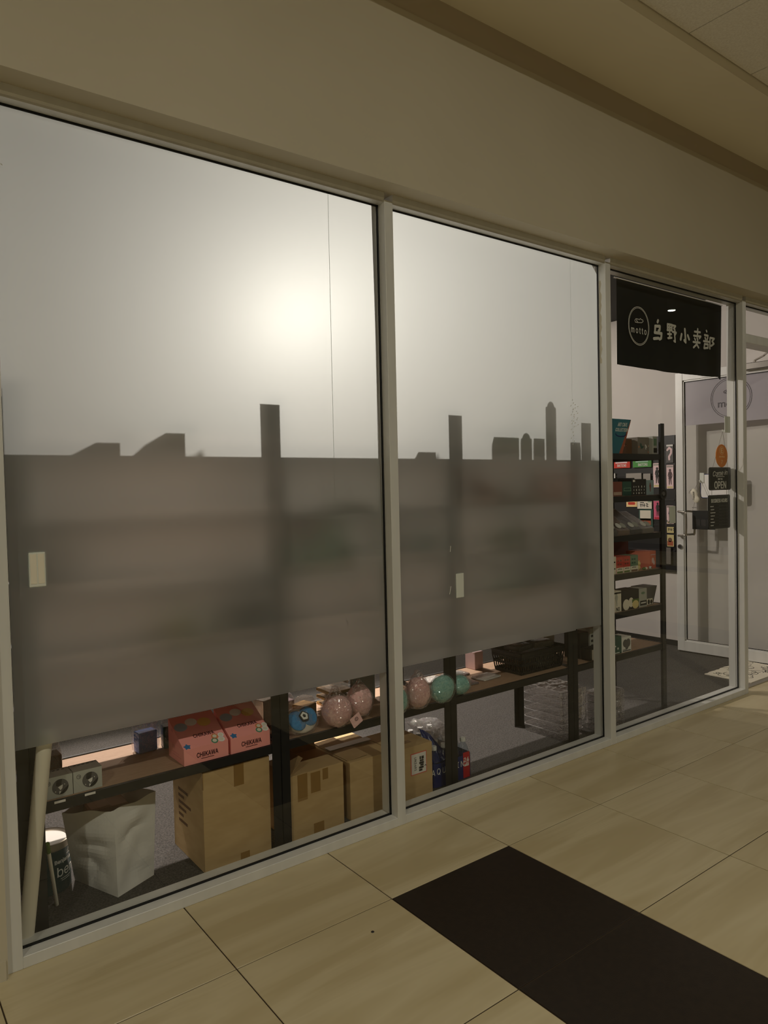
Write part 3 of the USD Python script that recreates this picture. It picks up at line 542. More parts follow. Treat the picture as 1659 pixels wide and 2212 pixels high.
packet('wrapped_packet', 'pale blue printed bag standing beside the right pink plush', 'packet', (2.04, .42, z+EPS), .13, .03, .16, 'pale_blue', 8, 'foggy_wrap')
for k, (px, py, r, m) in enumerate([(2.53, .47, .1, 'paper_white'), (2.61, .31, -.1, 'plum'), (2.70, .47, .05, 'silver_foil'), (2.79, .32, .1, 'paper_white'), (2.62, .39, .4, 'pale_blue')]):
    packet('flat_packet', ['flat clear packet with white paper behind the teal plush', 'flat plum packet near the front of the middle shelf stretch', 'flat silvery packet beneath the frosted film edge', 'flat white-paper packet nearest the black basket', 'pale blue packet lying across the flat packets on the lowest shelf'][k], 'packet', (px, py, z+EPS+(.018 if k == 4 else 0)), .14, .10, .008, m, 20+k, 'foggy_wrap', r, 0, 1.15, .004)
carton('small_carton', 'pale carton standing left of the black basket', 'box', 2.86, 2.925, .475, .555, z, .10, 'pale_pink')
# black plastic basket
L = (3.125, .312, z+EPS); t = thing('basket', 'black slatted plastic basket full of wrapped goods on the lowest shelf', 'basket', L)
hw0, hd0, hw1, hd1, H = .166, .098, .184, .112, .118
def bar(p, q, r): return cyl(r, p, q, 6)
def basket_side(k):
    P = []
    c0 = [(-hw0, -hd0), (hw0, -hd0), (hw0, hd0), (-hw0, hd0)]; c1 = [(-hw1, -hd1), (hw1, -hd1), (hw1, hd1), (-hw1, hd1)]
    a0, b0, a1, b1 = (np.array(x) for x in (c0[k], c0[(k+1) % 4], c1[k], c1[(k+1) % 4])); n = 21 if k % 2 == 0 else 12
    def pt(u, f): q = (a0*(1-u)+b0*u)*(1-f)+(a1*(1-u)+b1*u)*f; return np.array((q[0], q[1], .003+H*f))
    for i in range(n+1): P.append(bar(pt(i/n, 0), pt(i/n, .82), .0038))
    for f in (.03, .10, .42, .48, .80): P.append(bar(pt(0, f), pt(1, f), .0046))
    n_ = np.cross(pt(1, 0)-pt(0, 0), pt(0, 1)-pt(0, 0)); n_ /= np.linalg.norm(n_)
    P.append(hull([pt(0, .70)+n_*.002, pt(1, .70)+n_*.002, pt(0, 1)+n_*.002, pt(1, 1)+n_*.002, pt(0, .78)-n_*.001, pt(1, .78)-n_*.001, pt(0, 1)-n_*.001, pt(1, 1)-n_*.001]))
    P.append(bar(pt(0, 1), pt(1, 1), .006)); return cat_(P)
for k in range(4): obj('slatted_side', basket_side(k), 'black_plastic', t)
obj('bottom', bx(-hw0, hw0, -hd0, hd0, 0, .004), 'black_plastic', t)
for k, (px, py, pz, sx, sy, sz, m, r) in enumerate([(3.05, .31, .010, .11, .13, .085, 'brown_goods', .0), (3.20, .31, .010, .13, .13, .09, 'grey_card', -.1), (3.04, .31, .120, .13, .11, .03, 'print_mid', .1), (3.20, .30, .120, .15, .10, .03, 'grey_card_top', -.1), (3.13, .32, .168, .14, .09, .02, 'plum', .3)]):
    packet('wrapped_packet', ['brown packet low in the black basket', 'grey packet low in the right half of the black basket', 'grey wrapped packet heaped at the left of the basket', 'tan-grey packet heaped at the front of the basket', 'glossy packet on top of the heap in the basket'][k], 'packet', (px, py, z+EPS+pz), sx, sy, sz, m, 40+k, 'clear_wrap', r, 0, 1.06, .004)
carton('small_carton', 'white carton behind the basket near the rack posts', 'box', 3.345, 3.46, .40, .50, z, .13, 'paper_white')
carton('small_carton', 'tall dark carton just right of the double rack post', 'box', 3.50, 3.58, .24, .36, z, .155, 'print_dark')
carton('small_carton', 'pale carton with grey print beside the third mullion', 'box', 3.62, 3.70, .26, .36, z, .165, 'grey_card', parts=[('print', front(cat_([ext(rect(.01, .11-.03*k, .06, .125-.03*k), .0006) for k in range(3)]), 3.62, .26, z), 'print_dark')])
carton('small_carton', 'small dark carton with a white and red tag beside the third mullion', 'box', 3.50, 3.61, .17, .235, z, .07, 'print_dark', parts=[('tag', front(rect(0, 0, .042, .06), 3.518, .17, z+.004), 'paper_white', 'white tag'), ('tag_red', front(rect(0, 0, .02, .026), 3.562, .17, z+.006), 'wrap_red', 'red tag')])
# stacks of clear trays under the shelf
def tray_stack(label, x, y, w, d, h, n, rot=0):
    t = thing('clear_tray_stack', label, 'clear trays', (x, y, EPS), rot)
    dz = h/n
    for k in range(n):
        z0 = k*dz; ou = rect(-w/2, -d/2, w/2, d/2, .02); inn = rect(-w/2+.0015, -d/2+.0015, w/2-.0015, d/2-.0015, .02)
        m = ext(ou.difference(inn), dz-.004); m.apply_translation((0, 0, z0)); b = ext(ou, .0014); b.apply_translation((0, 0, z0+.001)); rm = ext(ou.buffer(.004).difference(inn), .0025); rm.apply_translation((0, 0, z0+dz-.006))
        tr = obj('tray', cat_([m, b]), 'tray_plastic', t); obj('rim', rm, 'edge_plastic', tr)
    if n > 5:
        for q in range(3): obj('loose_wrap', sheet([(-w/2-.004, -d/2+.02+.07*q, h+.004), (w/2+.004, -d/2+.02+.07*q, h+.004), (w/2+.004, -d/2+.12+.07*q, h+.010+.005*q), (-w/2-.004, -d/2+.12+.07*q, h+.008)], 14, 8, .012, 60+q), 'crinkle_wrap', t)
        obj('side_wrap', sheet([(-.02, -d/2-.012, .10), (w/2+.012, -d/2-.010, .06), (w/2+.014, -d/2-.008, h), (-.05, -d/2-.010, h-.01)], 12, 12, .010, 71), 'crinkle_wrap', t, label='crinkled clear bag'); return t
    w_ = cbx(-w/2-.01, w/2+.01, -d/2-.01, d/2+.01, 0, h+.012, .012); w_ = w_.subdivide_to_size(.016); v = w_.vertices
    w_.vertices = v+(meshkit.fbm(v*np.array((30, 30, 75)), 3, 9)-.5)[:, None]*.022*np.array((1, 1, .3)); w_.vertices[:, 2] = np.maximum(w_.vertices[:, 2], 0)
    obj('wrap', w_, 'crinkle_wrap', t, label='crinkled clear bag'); return t
tray_stack('tall stack of clear plastic trays in a clear bag under the basket', 3.392, .362, .20, .29, .285, 6, .02)
tray_stack('clear plastic trays in a bag on the carpet right of the third mullion', 3.70, .22, .22, .11, .22, 4)
GLYPHS = {'wu':[[(4.168,2.503),(4.162,2.493)],[(4.136,2.465),(4.132,2.425)],[(4.136,2.465),(4.187,2.469)],[(4.187,2.469),(4.185,2.448),(4.172,2.438)],[(4.129,2.424),(4.206,2.426)],[(4.206,2.426),(4.2,2.396),(4.183,2.388)],[(4.12,2.385),(4.171,2.393)]],'ye':[[(4.274,2.493),(4.273,2.455)],[(4.274,2.493),(4.325,2.494)],[(4.325,2.494),(4.322,2.461)],[(4.274,2.473),(4.321,2.476)],[(4.27,2.455),(4.32,2.459)],[(4.297,2.494),(4.297,2.409)],[(4.276,2.431),(4.316,2.434)],[(4.278,2.405),(4.32,2.412)],[(4.337,2.492),(4.365,2.491),(4.345,2.473)],[(4.353,2.47),(4.358,2.463)],[(4.329,2.452),(4.372,2.45),(4.359,2.435)],[(4.352,2.45),(4.361,2.39),(4.347,2.394)]],'xiao':[[(4.476,2.484),(4.485,2.4),(4.468,2.41)],[(4.437,2.447),(4.425,2.412)],[(4.511,2.447),(4.526,2.424)]],'mai':[[(4.595,2.482),(4.664,2.485)],[(4.634,2.503),(4.63,2.458)],[(4.584,2.454),(4.671,2.458),(4.654,2.444)],[(4.594,2.437),(4.604,2.428)],[(4.625,2.442),(4.632,2.433)],[(4.577,2.412),(4.66,2.415)],[(4.632,2.424),(4.615,2.398),(4.58,2.376)],[(4.624,2.399),(4.642,2.381)]],'bu':[[(4.743,2.505),(4.748,2.499)],[(4.72,2.473),(4.764,2.473)],[(4.726,2.455),(4.734,2.445)],[(4.761,2.461),(4.752,2.446)],[(4.707,2.431),(4.776,2.433)],[(4.719,2.413),(4.765,2.414),(4.762,2.391),(4.712,2.384),(4.719,2.413)],[(4.793,2.462),(4.844,2.462),(4.816,2.44),(4.839,2.427),(4.805,2.409)],[(4.79,2.458),(4.786,2.389)]],'loaf':[[(3.93,2.485),(3.918,2.474),(3.923,2.464),(3.948,2.464),(3.991,2.468),(4.006,2.478),(4.001,2.486),(3.986,2.487),(3.978,2.492),(3.965,2.483),(3.952,2.486),(3.93,2.485)],[(3.941,2.485),(3.936,2.474),(3.949,2.47)]]}
# ================================================================= THE DOOR (open into the shop) AND THE MAT
HX, HY = 5.925, .092; ANG = math.atan2(.94, -.065); DW, DT, DZ0, DZ1 = .936, .045, .012, 2.430
d = thing('door_1', 'open aluminium-framed glass shop door swung inwards with a lilac privacy band', None, (HX, HY, 0), ANG, kind='structure')
def dface(p, u, y, z, dd=.0008): return place(ext(p, dd) if not isinstance(p, trimesh.Trimesh) else p, (u, y, z), (-1, 0, 0), (0, 0, 1), (0, 1, 0))
obj('stile', cat_([cbx(0, .064, -DT, 0, DZ0, DZ1), cbx(.064, .074, -.036, -.009, DZ0+.10, DZ1-.08, .001)]), 'aluminium', d)
obj('stile', cat_([cbx(DW-.064, DW, -DT, 0, DZ0, DZ1), cbx(DW-.074, DW-.064, -.036, -.009, DZ0+.10, DZ1-.08, .001)]), 'aluminium', d)
obj('top_rail', cat_([cbx(.064, DW-.064, -DT, 0, DZ1-.070, DZ1), cbx(.074, DW-.074, -.036, -.009, DZ1-.082, DZ1-.070, .001)]), 'aluminium', d)
obj('bottom_rail', cat_([cbx(.064, DW-.064, -DT, 0, DZ0, DZ0+.088), cbx(.074, DW-.074, -.036, -.009, DZ0+.088, DZ0+.098, .001)]), 'aluminium', d)
obj('gasket', cat_([bx(.074, .080, -.026, -.018, .11, 2.348), bx(DW-.080, DW-.074, -.026, -.018, .11, 2.348), bx(.074, DW-.074, -.026, -.018, 2.342, 2.348), bx(.074, DW-.074, -.026, -.018, .110, .114)]), 'gasket', d)
obj('glass_pane', trimesh.Trimesh([(.074, -.022, .11), (DW-.074, -.022, .11), (DW-.074, -.022, 2.348), (.074, -.022, 2.348)], [(0, 2, 1), (0, 3, 2)], process=False), 'pane_glass', d)
film = obj('privacy_film', trimesh.Trimesh([(.080, -.0205, 1.972), (DW-.080, -.0205, 1.972), (DW-.080, -.0205, 2.342), (.080, -.0205, 2.342)], [(0, 2, 1), (0, 3, 2)], process=False), 'lilac_film', d, label='lilac privacy film across the upper glass')
cu, cz = .468, 2.172
loaf = disc(0, 0, .062, .021, 40); loafp = loaf.difference(loaf.buffer(-.006)).union(strokes([[(-.05, -.008), (-.022, .012), (-.006, -.004), (.012, .016), (.026, .004), (.046, .012)]], .0030))
obj('logo_ring', dface(ring(0, 0, .168, .0045, 80).union(ring(0, 0, .155, .0035, 80)), cu, -.0200, cz), 'logo_grey', film)
obj('logo_lettering', dface(text('motto', .052, .215, True), cu, -.0200, cz-.048), 'logo_grey', film)
obj('logo_loaf', dface(loafp, cu, -.0200, cz+.052), 'logo_grey', film)
hz0, hz1, hu = 1.022, 1.232, DW-.034
def pull(s): return [(hu, 0, hz0), (hu, .028*s, hz0), (hu-.012, .042*s, hz0+.002), (hu-.06, .055*s, hz0+.006), (hu-.078, .056*s, hz0+.022), (hu-.078, .056*s, hz1-.022), (hu-.06, .055*s, hz1-.006), (hu-.012, .042*s, hz1-.002), (hu, .028*s, hz1), (hu, 0, hz1)]
def smooth_path(P, n=5):
    P = np.array(P, float); out = []
    for i in range(len(P)-1):
        a = P[max(i-1, 0)]; b = P[i]; c = P[i+1]; e = P[min(i+2, len(P)-1)]
        for k in range(n):
            s = k/n; out.append(.5*((2*b)+(c-a)*s+(2*a-5*b+4*c-e)*s*s+(3*b-a-3*c+e)*s**3))
    return np.array(out+[P[-1]])
obj('pull_handle', tube(smooth_path(pull(1)), .0095, 12), 'brushed', d, smooth=50, label='curved bright pull handle')
hin = obj('pull_handle', place(tube(smooth_path(pull(-1)), .0095, 12), (0, -DT, 0), (1, 0, 0), (0, 1, 0), (0, 0, 1)), 'brushed', d, smooth=50)
lk = obj('lock_cylinder', cat_([cyl(.019, (DW-.034, -.002, .925), (DW-.034, .012, .925), 20)]), 'chrome', d, smooth=40)
obj('keyhole', cat_([cyl(.008, (DW-.034, .011, .925), (DW-.034, .0135, .925), 12)]), 'print_dark', lk)
obj('door_sweep', bx(.01, DW-.01, -.034, -.012, .003, DZ0), 'black_plastic', d)
obj('closer_body', cbx(.10, .36, .0, .055, 2.372, 2.424, .004), 'brushed', d)
obj('closer_arm', cat_([bar((.26, .03, 2.426), (.26, .03, 2.44), .012), tube([(.26, .03, 2.440), (.12, .20, 2.442)], .008, 8), tube([(.12, .20, 2.446), (.02, .36, 2.444)], .008, 8)]), 'brushed', d)
obj('logo_plate', dface(cat_([ext(rect(-.004+.014*k, 0, .004+.014*k, .005), .0006) for k in range(3)]), .80, -.0215, 1.262), 'print_dark', d)
def on_door(name, label, cat, u, y, z): 
    c, s = math.cos(ANG), math.sin(ANG); return thing(name, label, cat, (HX+u*c-y*s, HY+u*s+y*c, z), ANG)
t = on_door('door_sticker', 'pale blue rounded sticker with a dark blue outline on the door glass', 'sticker', .60, -.0205, 1.345)
obj('outline', dface(rect(-.13, 0, .13, .205, .02), 0, 0, 0, .0006), 'wrap_blue', t); obj('face', dface(rect(-.125, .005, .125, .200, .018), 0, .0006, 0, .0005), 'badge_white', t)
t = on_door('adhesive_hook', 'white adhesive hook on the door glass above the charm', 'hook', .715, -.0205, 1.475)
obj('pad', place(cbx(-.019, .019, 0, .006, 0, .085, .002), (0, 0, 0), (1, 0, 0), (0, 1, 0), (0, 0, 1)), 'white_plastic', t); obj('hook', tube([(.012, .004, .03), (.014, .012, .012), (.014, .020, .012), (.014, .022, .022)], .003, 8), 'white_plastic', t)
t = on_door('plush_charm', 'peanut-shaped beige charm with letters hanging on the door glass', 'charm', .765, .006, 1.30)
v = trimesh.creation.icosphere(3, 1.0); vv = v.vertices; w = 1-.34*np.exp(-(vv[:, 2]/.28)**2); vv[:, 0] *= .034*w; vv[:, 1] *= .016*w; vv[:, 2] *= .062; vv[:, 0] += .012*np.sin(vv[:, 2]*30); v.vertices = vv+np.array((0, 0, .066)); obj('body', v, 'cream', t, smooth=60)
obj('lettering', place(text('motto', .012, .07, True), (.006, .017, .066), (0, 0, -1), (-1, 0, 0), (0, 1, 0)), 'print_dark', t); obj('ring', tube([(.02, .004, .118), (.034, .006, .115), (.046, .006, .100), (.05, .006, .085)], .0022, 6), 'chrome', t); obj('cord', tube([(.0, .002, .125), (-.02, 0, .165), (-.028, -.004, .19)], .0014, 5), 'string', t)
t = on_door('hanging_sign', 'dark slate sign hanging by a cord on the door glass below the charm', 'sign', .70, -.012, 1.078)
obj('board', place(cbx(-.098, .098, 0, .005, 0, .160, .002), (0, 0, 0), (1, 0, 0), (0, 1, 0), (0, 0, 1)), 'sign_black', t)
obj('lettering', dface(cat_([ext(rect(-.07+.05*k, .03, -.03+.05*k, .085, .004), .0006) for k in range(3)]), 0, .005, 0), 'print_dark', t)
obj('cord', cat_([tube([(.095, .003, .158), (.02, .012, .412)], .0012, 5), tube([(-.095, .003, .158), (.012, .012, .412)], .0012, 5)]), 'string', t)
# mat in the doorway, plain doodle print
L0 = (5.60, .285, .001); t = thing('door_mat', 'cream mat with black line doodles on the shop floor inside the doorway', 'mat', L0)
rg = random.Random(5); edge = [(5.285, .105), (5.900, .105)]
pts = [(5.285, .105), (5.900, .105), (5.905, .46)]+[(5.905-(i+1)*.0345, .46+rg.uniform(-.008, .008)) for i in range(17)]+[(5.280, .458)]
at(t, L0, 'pile', ext(sg.Polygon(pts), .007).apply_translation((0, 0, .002)), 'cream')
doo = []
for i in range(26):
    cx, cy = rg.uniform(5.34, 5.86), rg.uniform(.14, .42); r = rg.uniform(.022, .05); a0 = rg.uniform(0, 6.28); a1 = a0+rg.uniform(2.5, 5.6)
    doo.append(sg.LineString([(cx+r*math.cos(a0+(a1-a0)*k/10), cy+r*.8*math.sin(a0+(a1-a0)*k/10)) for k in range(11)]).buffer(.0022))
    for k in range(2): x, y = cx+rg.uniform(-.02, .02), cy+rg.uniform(-.02, .02); doo.append(sg.LineString([(x, y), (x+rg.uniform(-.02, .02), y+rg.uniform(-.012, .012))]).buffer(.002))
doo = so.unary_union(doo).intersection(sg.box(5.295, .112, 5.895, .452))
at(t, L0, 'doodle_print', ext(doo, .0006).apply_translation((0, 0, .009)), 'print_dark')
# ================================================================= SIGNS BEHIND THE CLEAR WINDOW
L0 = (4.353, .13, 2.192); t = thing('shop_curtain', 'black fabric shop curtain with white motto logo and hand-lettered Chinese characters', 'curtain', L0)
nx, nz = 48, 10; V = []; F = []
for s in (0, 1):
    for i in range(nx+1):
        for j in range(nz+1):
            u, v = i/nx, j/nz; x = 3.752+1.208*u; zb = 2.196+.012*u-.010*math.sin(PI*u)-(.014 if u > .97 else 0); z = zb+(2.706-zb)*v
            y = .133+(1-v)*(.004*math.sin(u*17)+.003*math.sin(u*31+1))+(.0014 if s else 0)+(.012*(u-.94)/.06*(1-v) if u > .94 else 0); V.append((x, y, z))
m1 = (nx+1)*(nz+1)
for i in range(nx):
    for j in range(nz):
        a, b, c, e = i*(nz+1)+j, (i+1)*(nz+1)+j, (i+1)*(nz+1)+j+1, i*(nz+1)+j+1; F += [(a, b, c), (a, c, e), (a+m1, c+m1, b+m1), (a+m1, e+m1, c+m1)]
at(t, L0, 'cloth', trimesh.Trimesh(V, F, process=False), 'fabric_black', smooth=True)
YP = .1245
at(t, L0, 'logo_ring', front(sa.scale(ring(0, 0, .118, .004, 80).union(ring(0, 0, .110, .003, 80)), .93, 1.0), 3.960, YP, 2.444), 'ink_white')
at(t, L0, 'logo_lettering', front(text('m o t t o', .037, .160, True), 3.960, YP, 2.416), 'ink_white')
at(t, L0, 'logo_loaf', front(sa.translate(strokes(GLYPHS['loaf'], .0022), 0, 0), 0, YP, 0), 'ink_white')
for k in ('wu', 'ye', 'xiao', 'mai', 'bu'): at(t, L0, 'character', front(strokes(GLYPHS[k], .0095 if k in ('wu', 'xiao') else .0072), 0, YP, 0), 'ink_white')
at(t, L0, 'rod', cyl(.005, (3.72, .1345, 2.706), (4.97, .1345, 2.706), 10), 'chrome')
def hook_pad(label, x, z, w, h, strips=False, y=.0552, hook=True):
    t = thing('adhesive_hook', label, 'hook', (x, y, z)); b = cbx(-w/2, w/2, 0, .007, 0, h, .003); obj('pad', b, 'white_plastic', t)
    if strips:
        obj('strip', cbx(-w*.40, -w*.04, -.0012, 0, h*.10, h*.94, .0005), 'cream', t); obj('strip', cbx(w*.04, w*.40, -.0012, 0, h*.10, h*.94, .0005), 'cream', t)
    if hook: obj('hook', tube([(-w*.3, .007, h*.2), (-w*.34, .016, h*.06), (-w*.34, .024, h*.08), (-w*.34, .026, h*.2)], .0035, 8), 'white_plastic', t)
    return t
hook_pad('pale adhesive pad with two strips on the left frosted window', .511, 1.190, .052, .114, True, .0505-.0018, False)
hook_pad('small pale adhesive pad on the middle frosted window', 2.360, .955, .052, .118, False, .0505-.0018, False)
hook_pad('pale adhesive hook on the clear window beside the door handle', 4.198, 1.225, .068, .110)
hook_pad('pale adhesive hook on the clear window holding the hanging signs', 4.885, 1.815, .070, .112)
L0 = (4.853, .085, 1.581); t = thing('hanging_sign', 'round orange sign with a white E and the number 7 hanging behind the glass', 'sign', L0)
at(t, L0, 'disc', front(disc(0, 0, .077, .078, 48), 4.853, .085, 1.658, .003), 'sign_orange')
at(t, L0, 'emblem', front(cat_([text('E', .030, bold=True).apply_translation((0, .036, 0)), ext(sa.translate(ring(0, 0, .027, .0022), 0, .036), .0008)]), 4.853, .082, 1.658), 'orange_text', 'pale E in a ring')
at(t, L0, 'lettering', front(cat_([text('Add Blue', .011, .075), ]), 4.853, .082, 1.652), 'orange_text'); at(t, L0, 'number', front(text('7', .026), 4.853, .082, 1.616), 'orange_text')
L0 = (4.843, .088, 1.424); t = thing('hanging_sign', "black hanging sign reading Come in WE'RE OPEN below the orange disc", 'sign', L0)
at(t, L0, 'board', front(rect(-.143, 0, .143, .156, .016), 4.843, .094, 1.424, .005), 'sign_black'); at(t, L0, 'border', front(rect(-.138, .005, .138, .151, .013).difference(rect(-.1355, .0075, .1355, .1485, .012)), 4.843, .089, 1.424), 'print_mid')
at(t, L0, 'lettering', front(text('Come in', .034, .19).apply_transform(np.array([[1, .22, 0, 0], [.06, 1, 0, 0], [0, 0, 1, 0], [0, 0, 0, 1.]])), 4.843, .089, 1.540), 'sign_text')
at(t, L0, 'swash', front(strokes([[(-.05, 0), (0, .004), (.055, .001)]], .0018), 4.843, .089, 1.514), 'sign_text'); at(t, L0, 'small_lettering', front(text("WE'RE", .013, .065), 4.843, .089, 1.499), 'sign_text')
at(t, L0, 'open_lettering', front(text('OPEN', .048, .155, True), 4.843, .089, 1.459), 'sign_text')
hk = np.array((4.862, .080, 1.826))
at(t, L0, 'cord', cat_([tube([hk, (4.745, .088, 1.580)], .0011, 5), tube([hk, (4.945, .088, 1.580)], .0011, 5)]), 'string'); at(t, L0, 'cord', cat_([tube([(4.735, .091, 1.424), (4.735, .091, 1.392)], .0012, 5), tube([(4.930, .091, 1.424), (4.930, .091, 1.392)], .0012, 5)]), 'string')
L0 = (4.830, .088, 1.160); t = thing('hanging_sign', 'black BUSINESS HOURS board with white rows, lowest of the hanging signs', 'sign', L0)
at(t, L0, 'board', front(rect(-.143, 0, .143, .231, .014), 4.830, .094, 1.160, .005), 'sign_black'); at(t, L0, 'border', front(rect(-.138, .005, .138, .226, .012).difference(rect(-.1360, .007, .1360, .224, .011)), 4.830, .089, 1.160), 'print_mid')
at(t, L0, 'heading', front(text('BUSINESS HOURS', .024, .215, True), 4.830, .089, 1.352), 'sign_text')
days = ['MONDAY', 'TUESDAY', 'WEDNESDAY', 'THURSDAY', 'FRIDAY', 'SATURDAY', 'SUNDAY']
at(t, L0, 'row_panel', front(cat_([ext(rect(-.125, .017+.0215*k, -.014, .033+.0215*k, .002), .0005) for k in range(7)]), 4.830, .089, 1.160), 'print_dark')
at(t, L0, 'row_lettering', front(cat_([text(dd, .0075).apply_translation((-.118+len(dd)*.0033, .025+.0215*(6-k), .0005)) for k, dd in enumerate(days)]), 4.830, .089, 1.160), 'sign_text')
at(t, L0, 'row_hours', front(cat_([ext(rect(.0+.019*i, .022+.0215*k, .008+.019*i, .029+.0215*k), .0005) for k in range(7) for i in range(6)]+[ext(rect(-.125, .0135+.0215*k, .125, .0142+.0215*k), .0005) for k in range(8)]), 4.830, .089, 1.160), 'print_mid')
# ================================================================= BLACK DISPLAY GRID ON THE SIDE WALL
L0 = (6.03, 1.5, .67); XW = 6.028
t = thing('pegboard', 'black display panel with pegs on the side wall behind the right rack', 'display panel', L0)
at(t, L0, 'board', bx(XW, 6.049, 1.135, 1.95, .67, 1.91), 'black_plastic')
for k in range(5): at(t, L0, 'rail', bx(XW-.006, XW, 1.14, 1.945, .86+.23*k, .872+.23*k), 'print_dark')
def person(h, cloth): return so.unary_union([disc(0, h*.90, h*.075, h*.09), sg.Polygon([(-h*.09, h*.80), (h*.09, h*.80), (h*.07, h*.55), (h*.10, h*.40), (-h*.10, h*.40), (-h*.06, h*.55)]).buffer(h*.015), sg.Polygon([(-h*.085, h*.42), (-h*.005, h*.42), (-h*.03, h*.02), (-h*.075, h*.02)]), sg.Polygon([(.0, h*.42), (h*.085, h*.42), (h*.10, h*.02), (h*.06, h*.02)]), strokes([[(-h*.09, h*.76), (-h*.13, h*.58), (-h*.08, h*.50)], [(h*.09, h*.76), (h*.14, h*.62), (h*.11, h*.46)]], h*.022)])
def hang(name, label, cat, ya, yb, za, zb, m, parts=(), group=None, thick=.004, off=.006):
    L = (XW-off, (ya+yb)/2, za); t = thing(name, label, cat, L, group=group)
    at(t, L, 'card', bx(XW-off-thick, XW-off, min(ya, yb), max(ya, yb), za, zb), m)
    for p in parts: at(t, L, p[0], side(p[1], XW-off-thick, max(ya, yb), za), p[2], p[3] if len(p) > 3 else None)
    return t
def fig_card(label, y1, y0, z0, z1, m, c):
    w, h = y1-y0, z1-z0
    hang('hanging_card', label, 'card', y0, y1, z0, z1, m, [('figure', sa.translate(person(h*.68, c), w*.52, h*.16), c, 'dark standing figure'), ('caption', rect(w*.1, h*.03, w*.9, h*.10), 'pale_yellow' if m != 'hot_pink' else 'wrap_red'), ('head_strip', rect(w*.06, h*.90, w*.94, h*.97), 'silver_foil')])
fig_card('pale card with a dark standing figure hanging left of the rack end post', 1.347, 1.269, 1.442, 1.665, 'pale_pink', 'print_dark')
fig_card('pink-edged card with a dark figure hanging right of the rack end post, upper row', 1.213, 1.145, 1.428, 1.643, 'pale_pink', 'plum')
fig_card('pale card with a dark figure hanging above the adhesive hook, middle row', 1.216, 1.147, 1.11, 1.276, 'pale_pink', 'wrap_blue')
fig_card('bright pink card with a black-robed figure left of the rack end post', 1.346, 1.267, 1.148, 1.335, 'hot_pink', 'print_dark')
hang('hanging_card', 'grey picture card with a curved white shape at the top right of the display panel', 'card', 1.145, 1.214, 1.663, 1.828, 'print_mid', [('white_shape', strokes([[(.012, .115), (.03, .135), (.05, .12), (.048, .085), (.028, .055), (.03, .03)]], .009), 'pale_pink'), ('head_strip', rect(.003, .148, .066, .163), 'print_light')])
hang('hanging_pack', 'red packet printed EMOTIONS hanging under the top shelf', 'packet', 1.585, 1.775, 1.633, 1.72, 'emo_red', [('lettering', text('EMOTIONS', .024, .10, True).apply_translation((.10, .024, 0)), 'print_light'), ('picture', rect(.03, .045, .16, .08), 'pale_pink')], thick=.012)
hang('hanging_pack', 'green packet printed EMOTIONS hanging under the top shelf', 'packet', 1.36, 1.553, 1.633, 1.72, 'emo_green', [('lettering', text('EMOTIONS', .024, .10, True).apply_translation((.105, .024, 0)), 'print_light'), ('picture', rect(.03, .045, .16, .08), 'mint')], thick=.012)
hang('hanging_pack', 'wide silvery packet hanging behind the second shelf', 'packet', 1.463, 1.628, 1.50, 1.58, 'silver_foil', thick=.014)
hang('hanging_pack', 'narrow silvery packet hanging behind the second shelf', 'packet', 1.37, 1.445, 1.50, 1.572, 'silver_foil', thick=.014)
hang('hanging_pack', 'white-topped packet at the left end of the pegs behind the second shelf', 'packet', 1.75, 1.83, 1.50, 1.585, 'print_light', thick=.014)
kanji = strokes([[(.03, .045), (.03, .015)], [(.022, .036), (.042, .036)], [(.05, .045), (.05, .02)], [(.058, .03), (.075, .03)], [(.066, .046), (.066, .016)], [(.085, .045), (.105, .040)], [(.095, .048), (.095, .016)], [(.087, .025), (.107, .020)]], .0028)
hang('hanging_card', 'white and green header card with dark characters behind the third shelf', 'card', 1.365, 1.516, 1.245, 1.315, 'cream', [('characters', sa.translate(kanji, .008, .002), 'print_dark'), ('small_print', rect(.03, .055, .07, .062), 'print_dark'), ('green_edge', rect(.11, .062, .148, .068), 'badge_green')])
hang('hanging_card', 'tan picture card in a green frame behind the slanted bags', 'card', 1.355, 1.50, 1.075, 1.240, 'forest', [('picture', rect(.012, .06, .125, .155), 'cream'), ('picture_low', rect(.012, .02, .125, .08), 'orange_card')])
hang('hanging_card', 'orange and yellow header card behind the slanted bags', 'card', 1.52, 1.635, 1.262, 1.335, 'orange_text', [('lettering', text('BAKERY', .018, .07, True).apply_translation((.06, .034, 0)) if False else rect(.02, .02, .095, .045, .008), 'emo_red')])
hang('hanging_card', 'tan card with dark characters low on the display panel', 'card', 1.147, 1.214, 1.028, 1.083, 'pale_yellow', [('characters', sa.scale(sa.translate(kanji, -.02, .0), .8, .8), 'print_dark')])
hang('hanging_card', 'tan picture card with an orange shape low on the display panel', 'card', 1.147, 1.214, .905, 1.012, 'pale_yellow', [('picture', rect(.004, .008, .06, .05), 'orange_card'), ('picture_top', disc(.03, .06, .02), 'brown_goods')])
hang('hanging_pack', 'silvery packet hanging at the bottom of the display panel', 'packet', 1.172, 1.215, .745, .895, 'silver_foil', thick=.016)
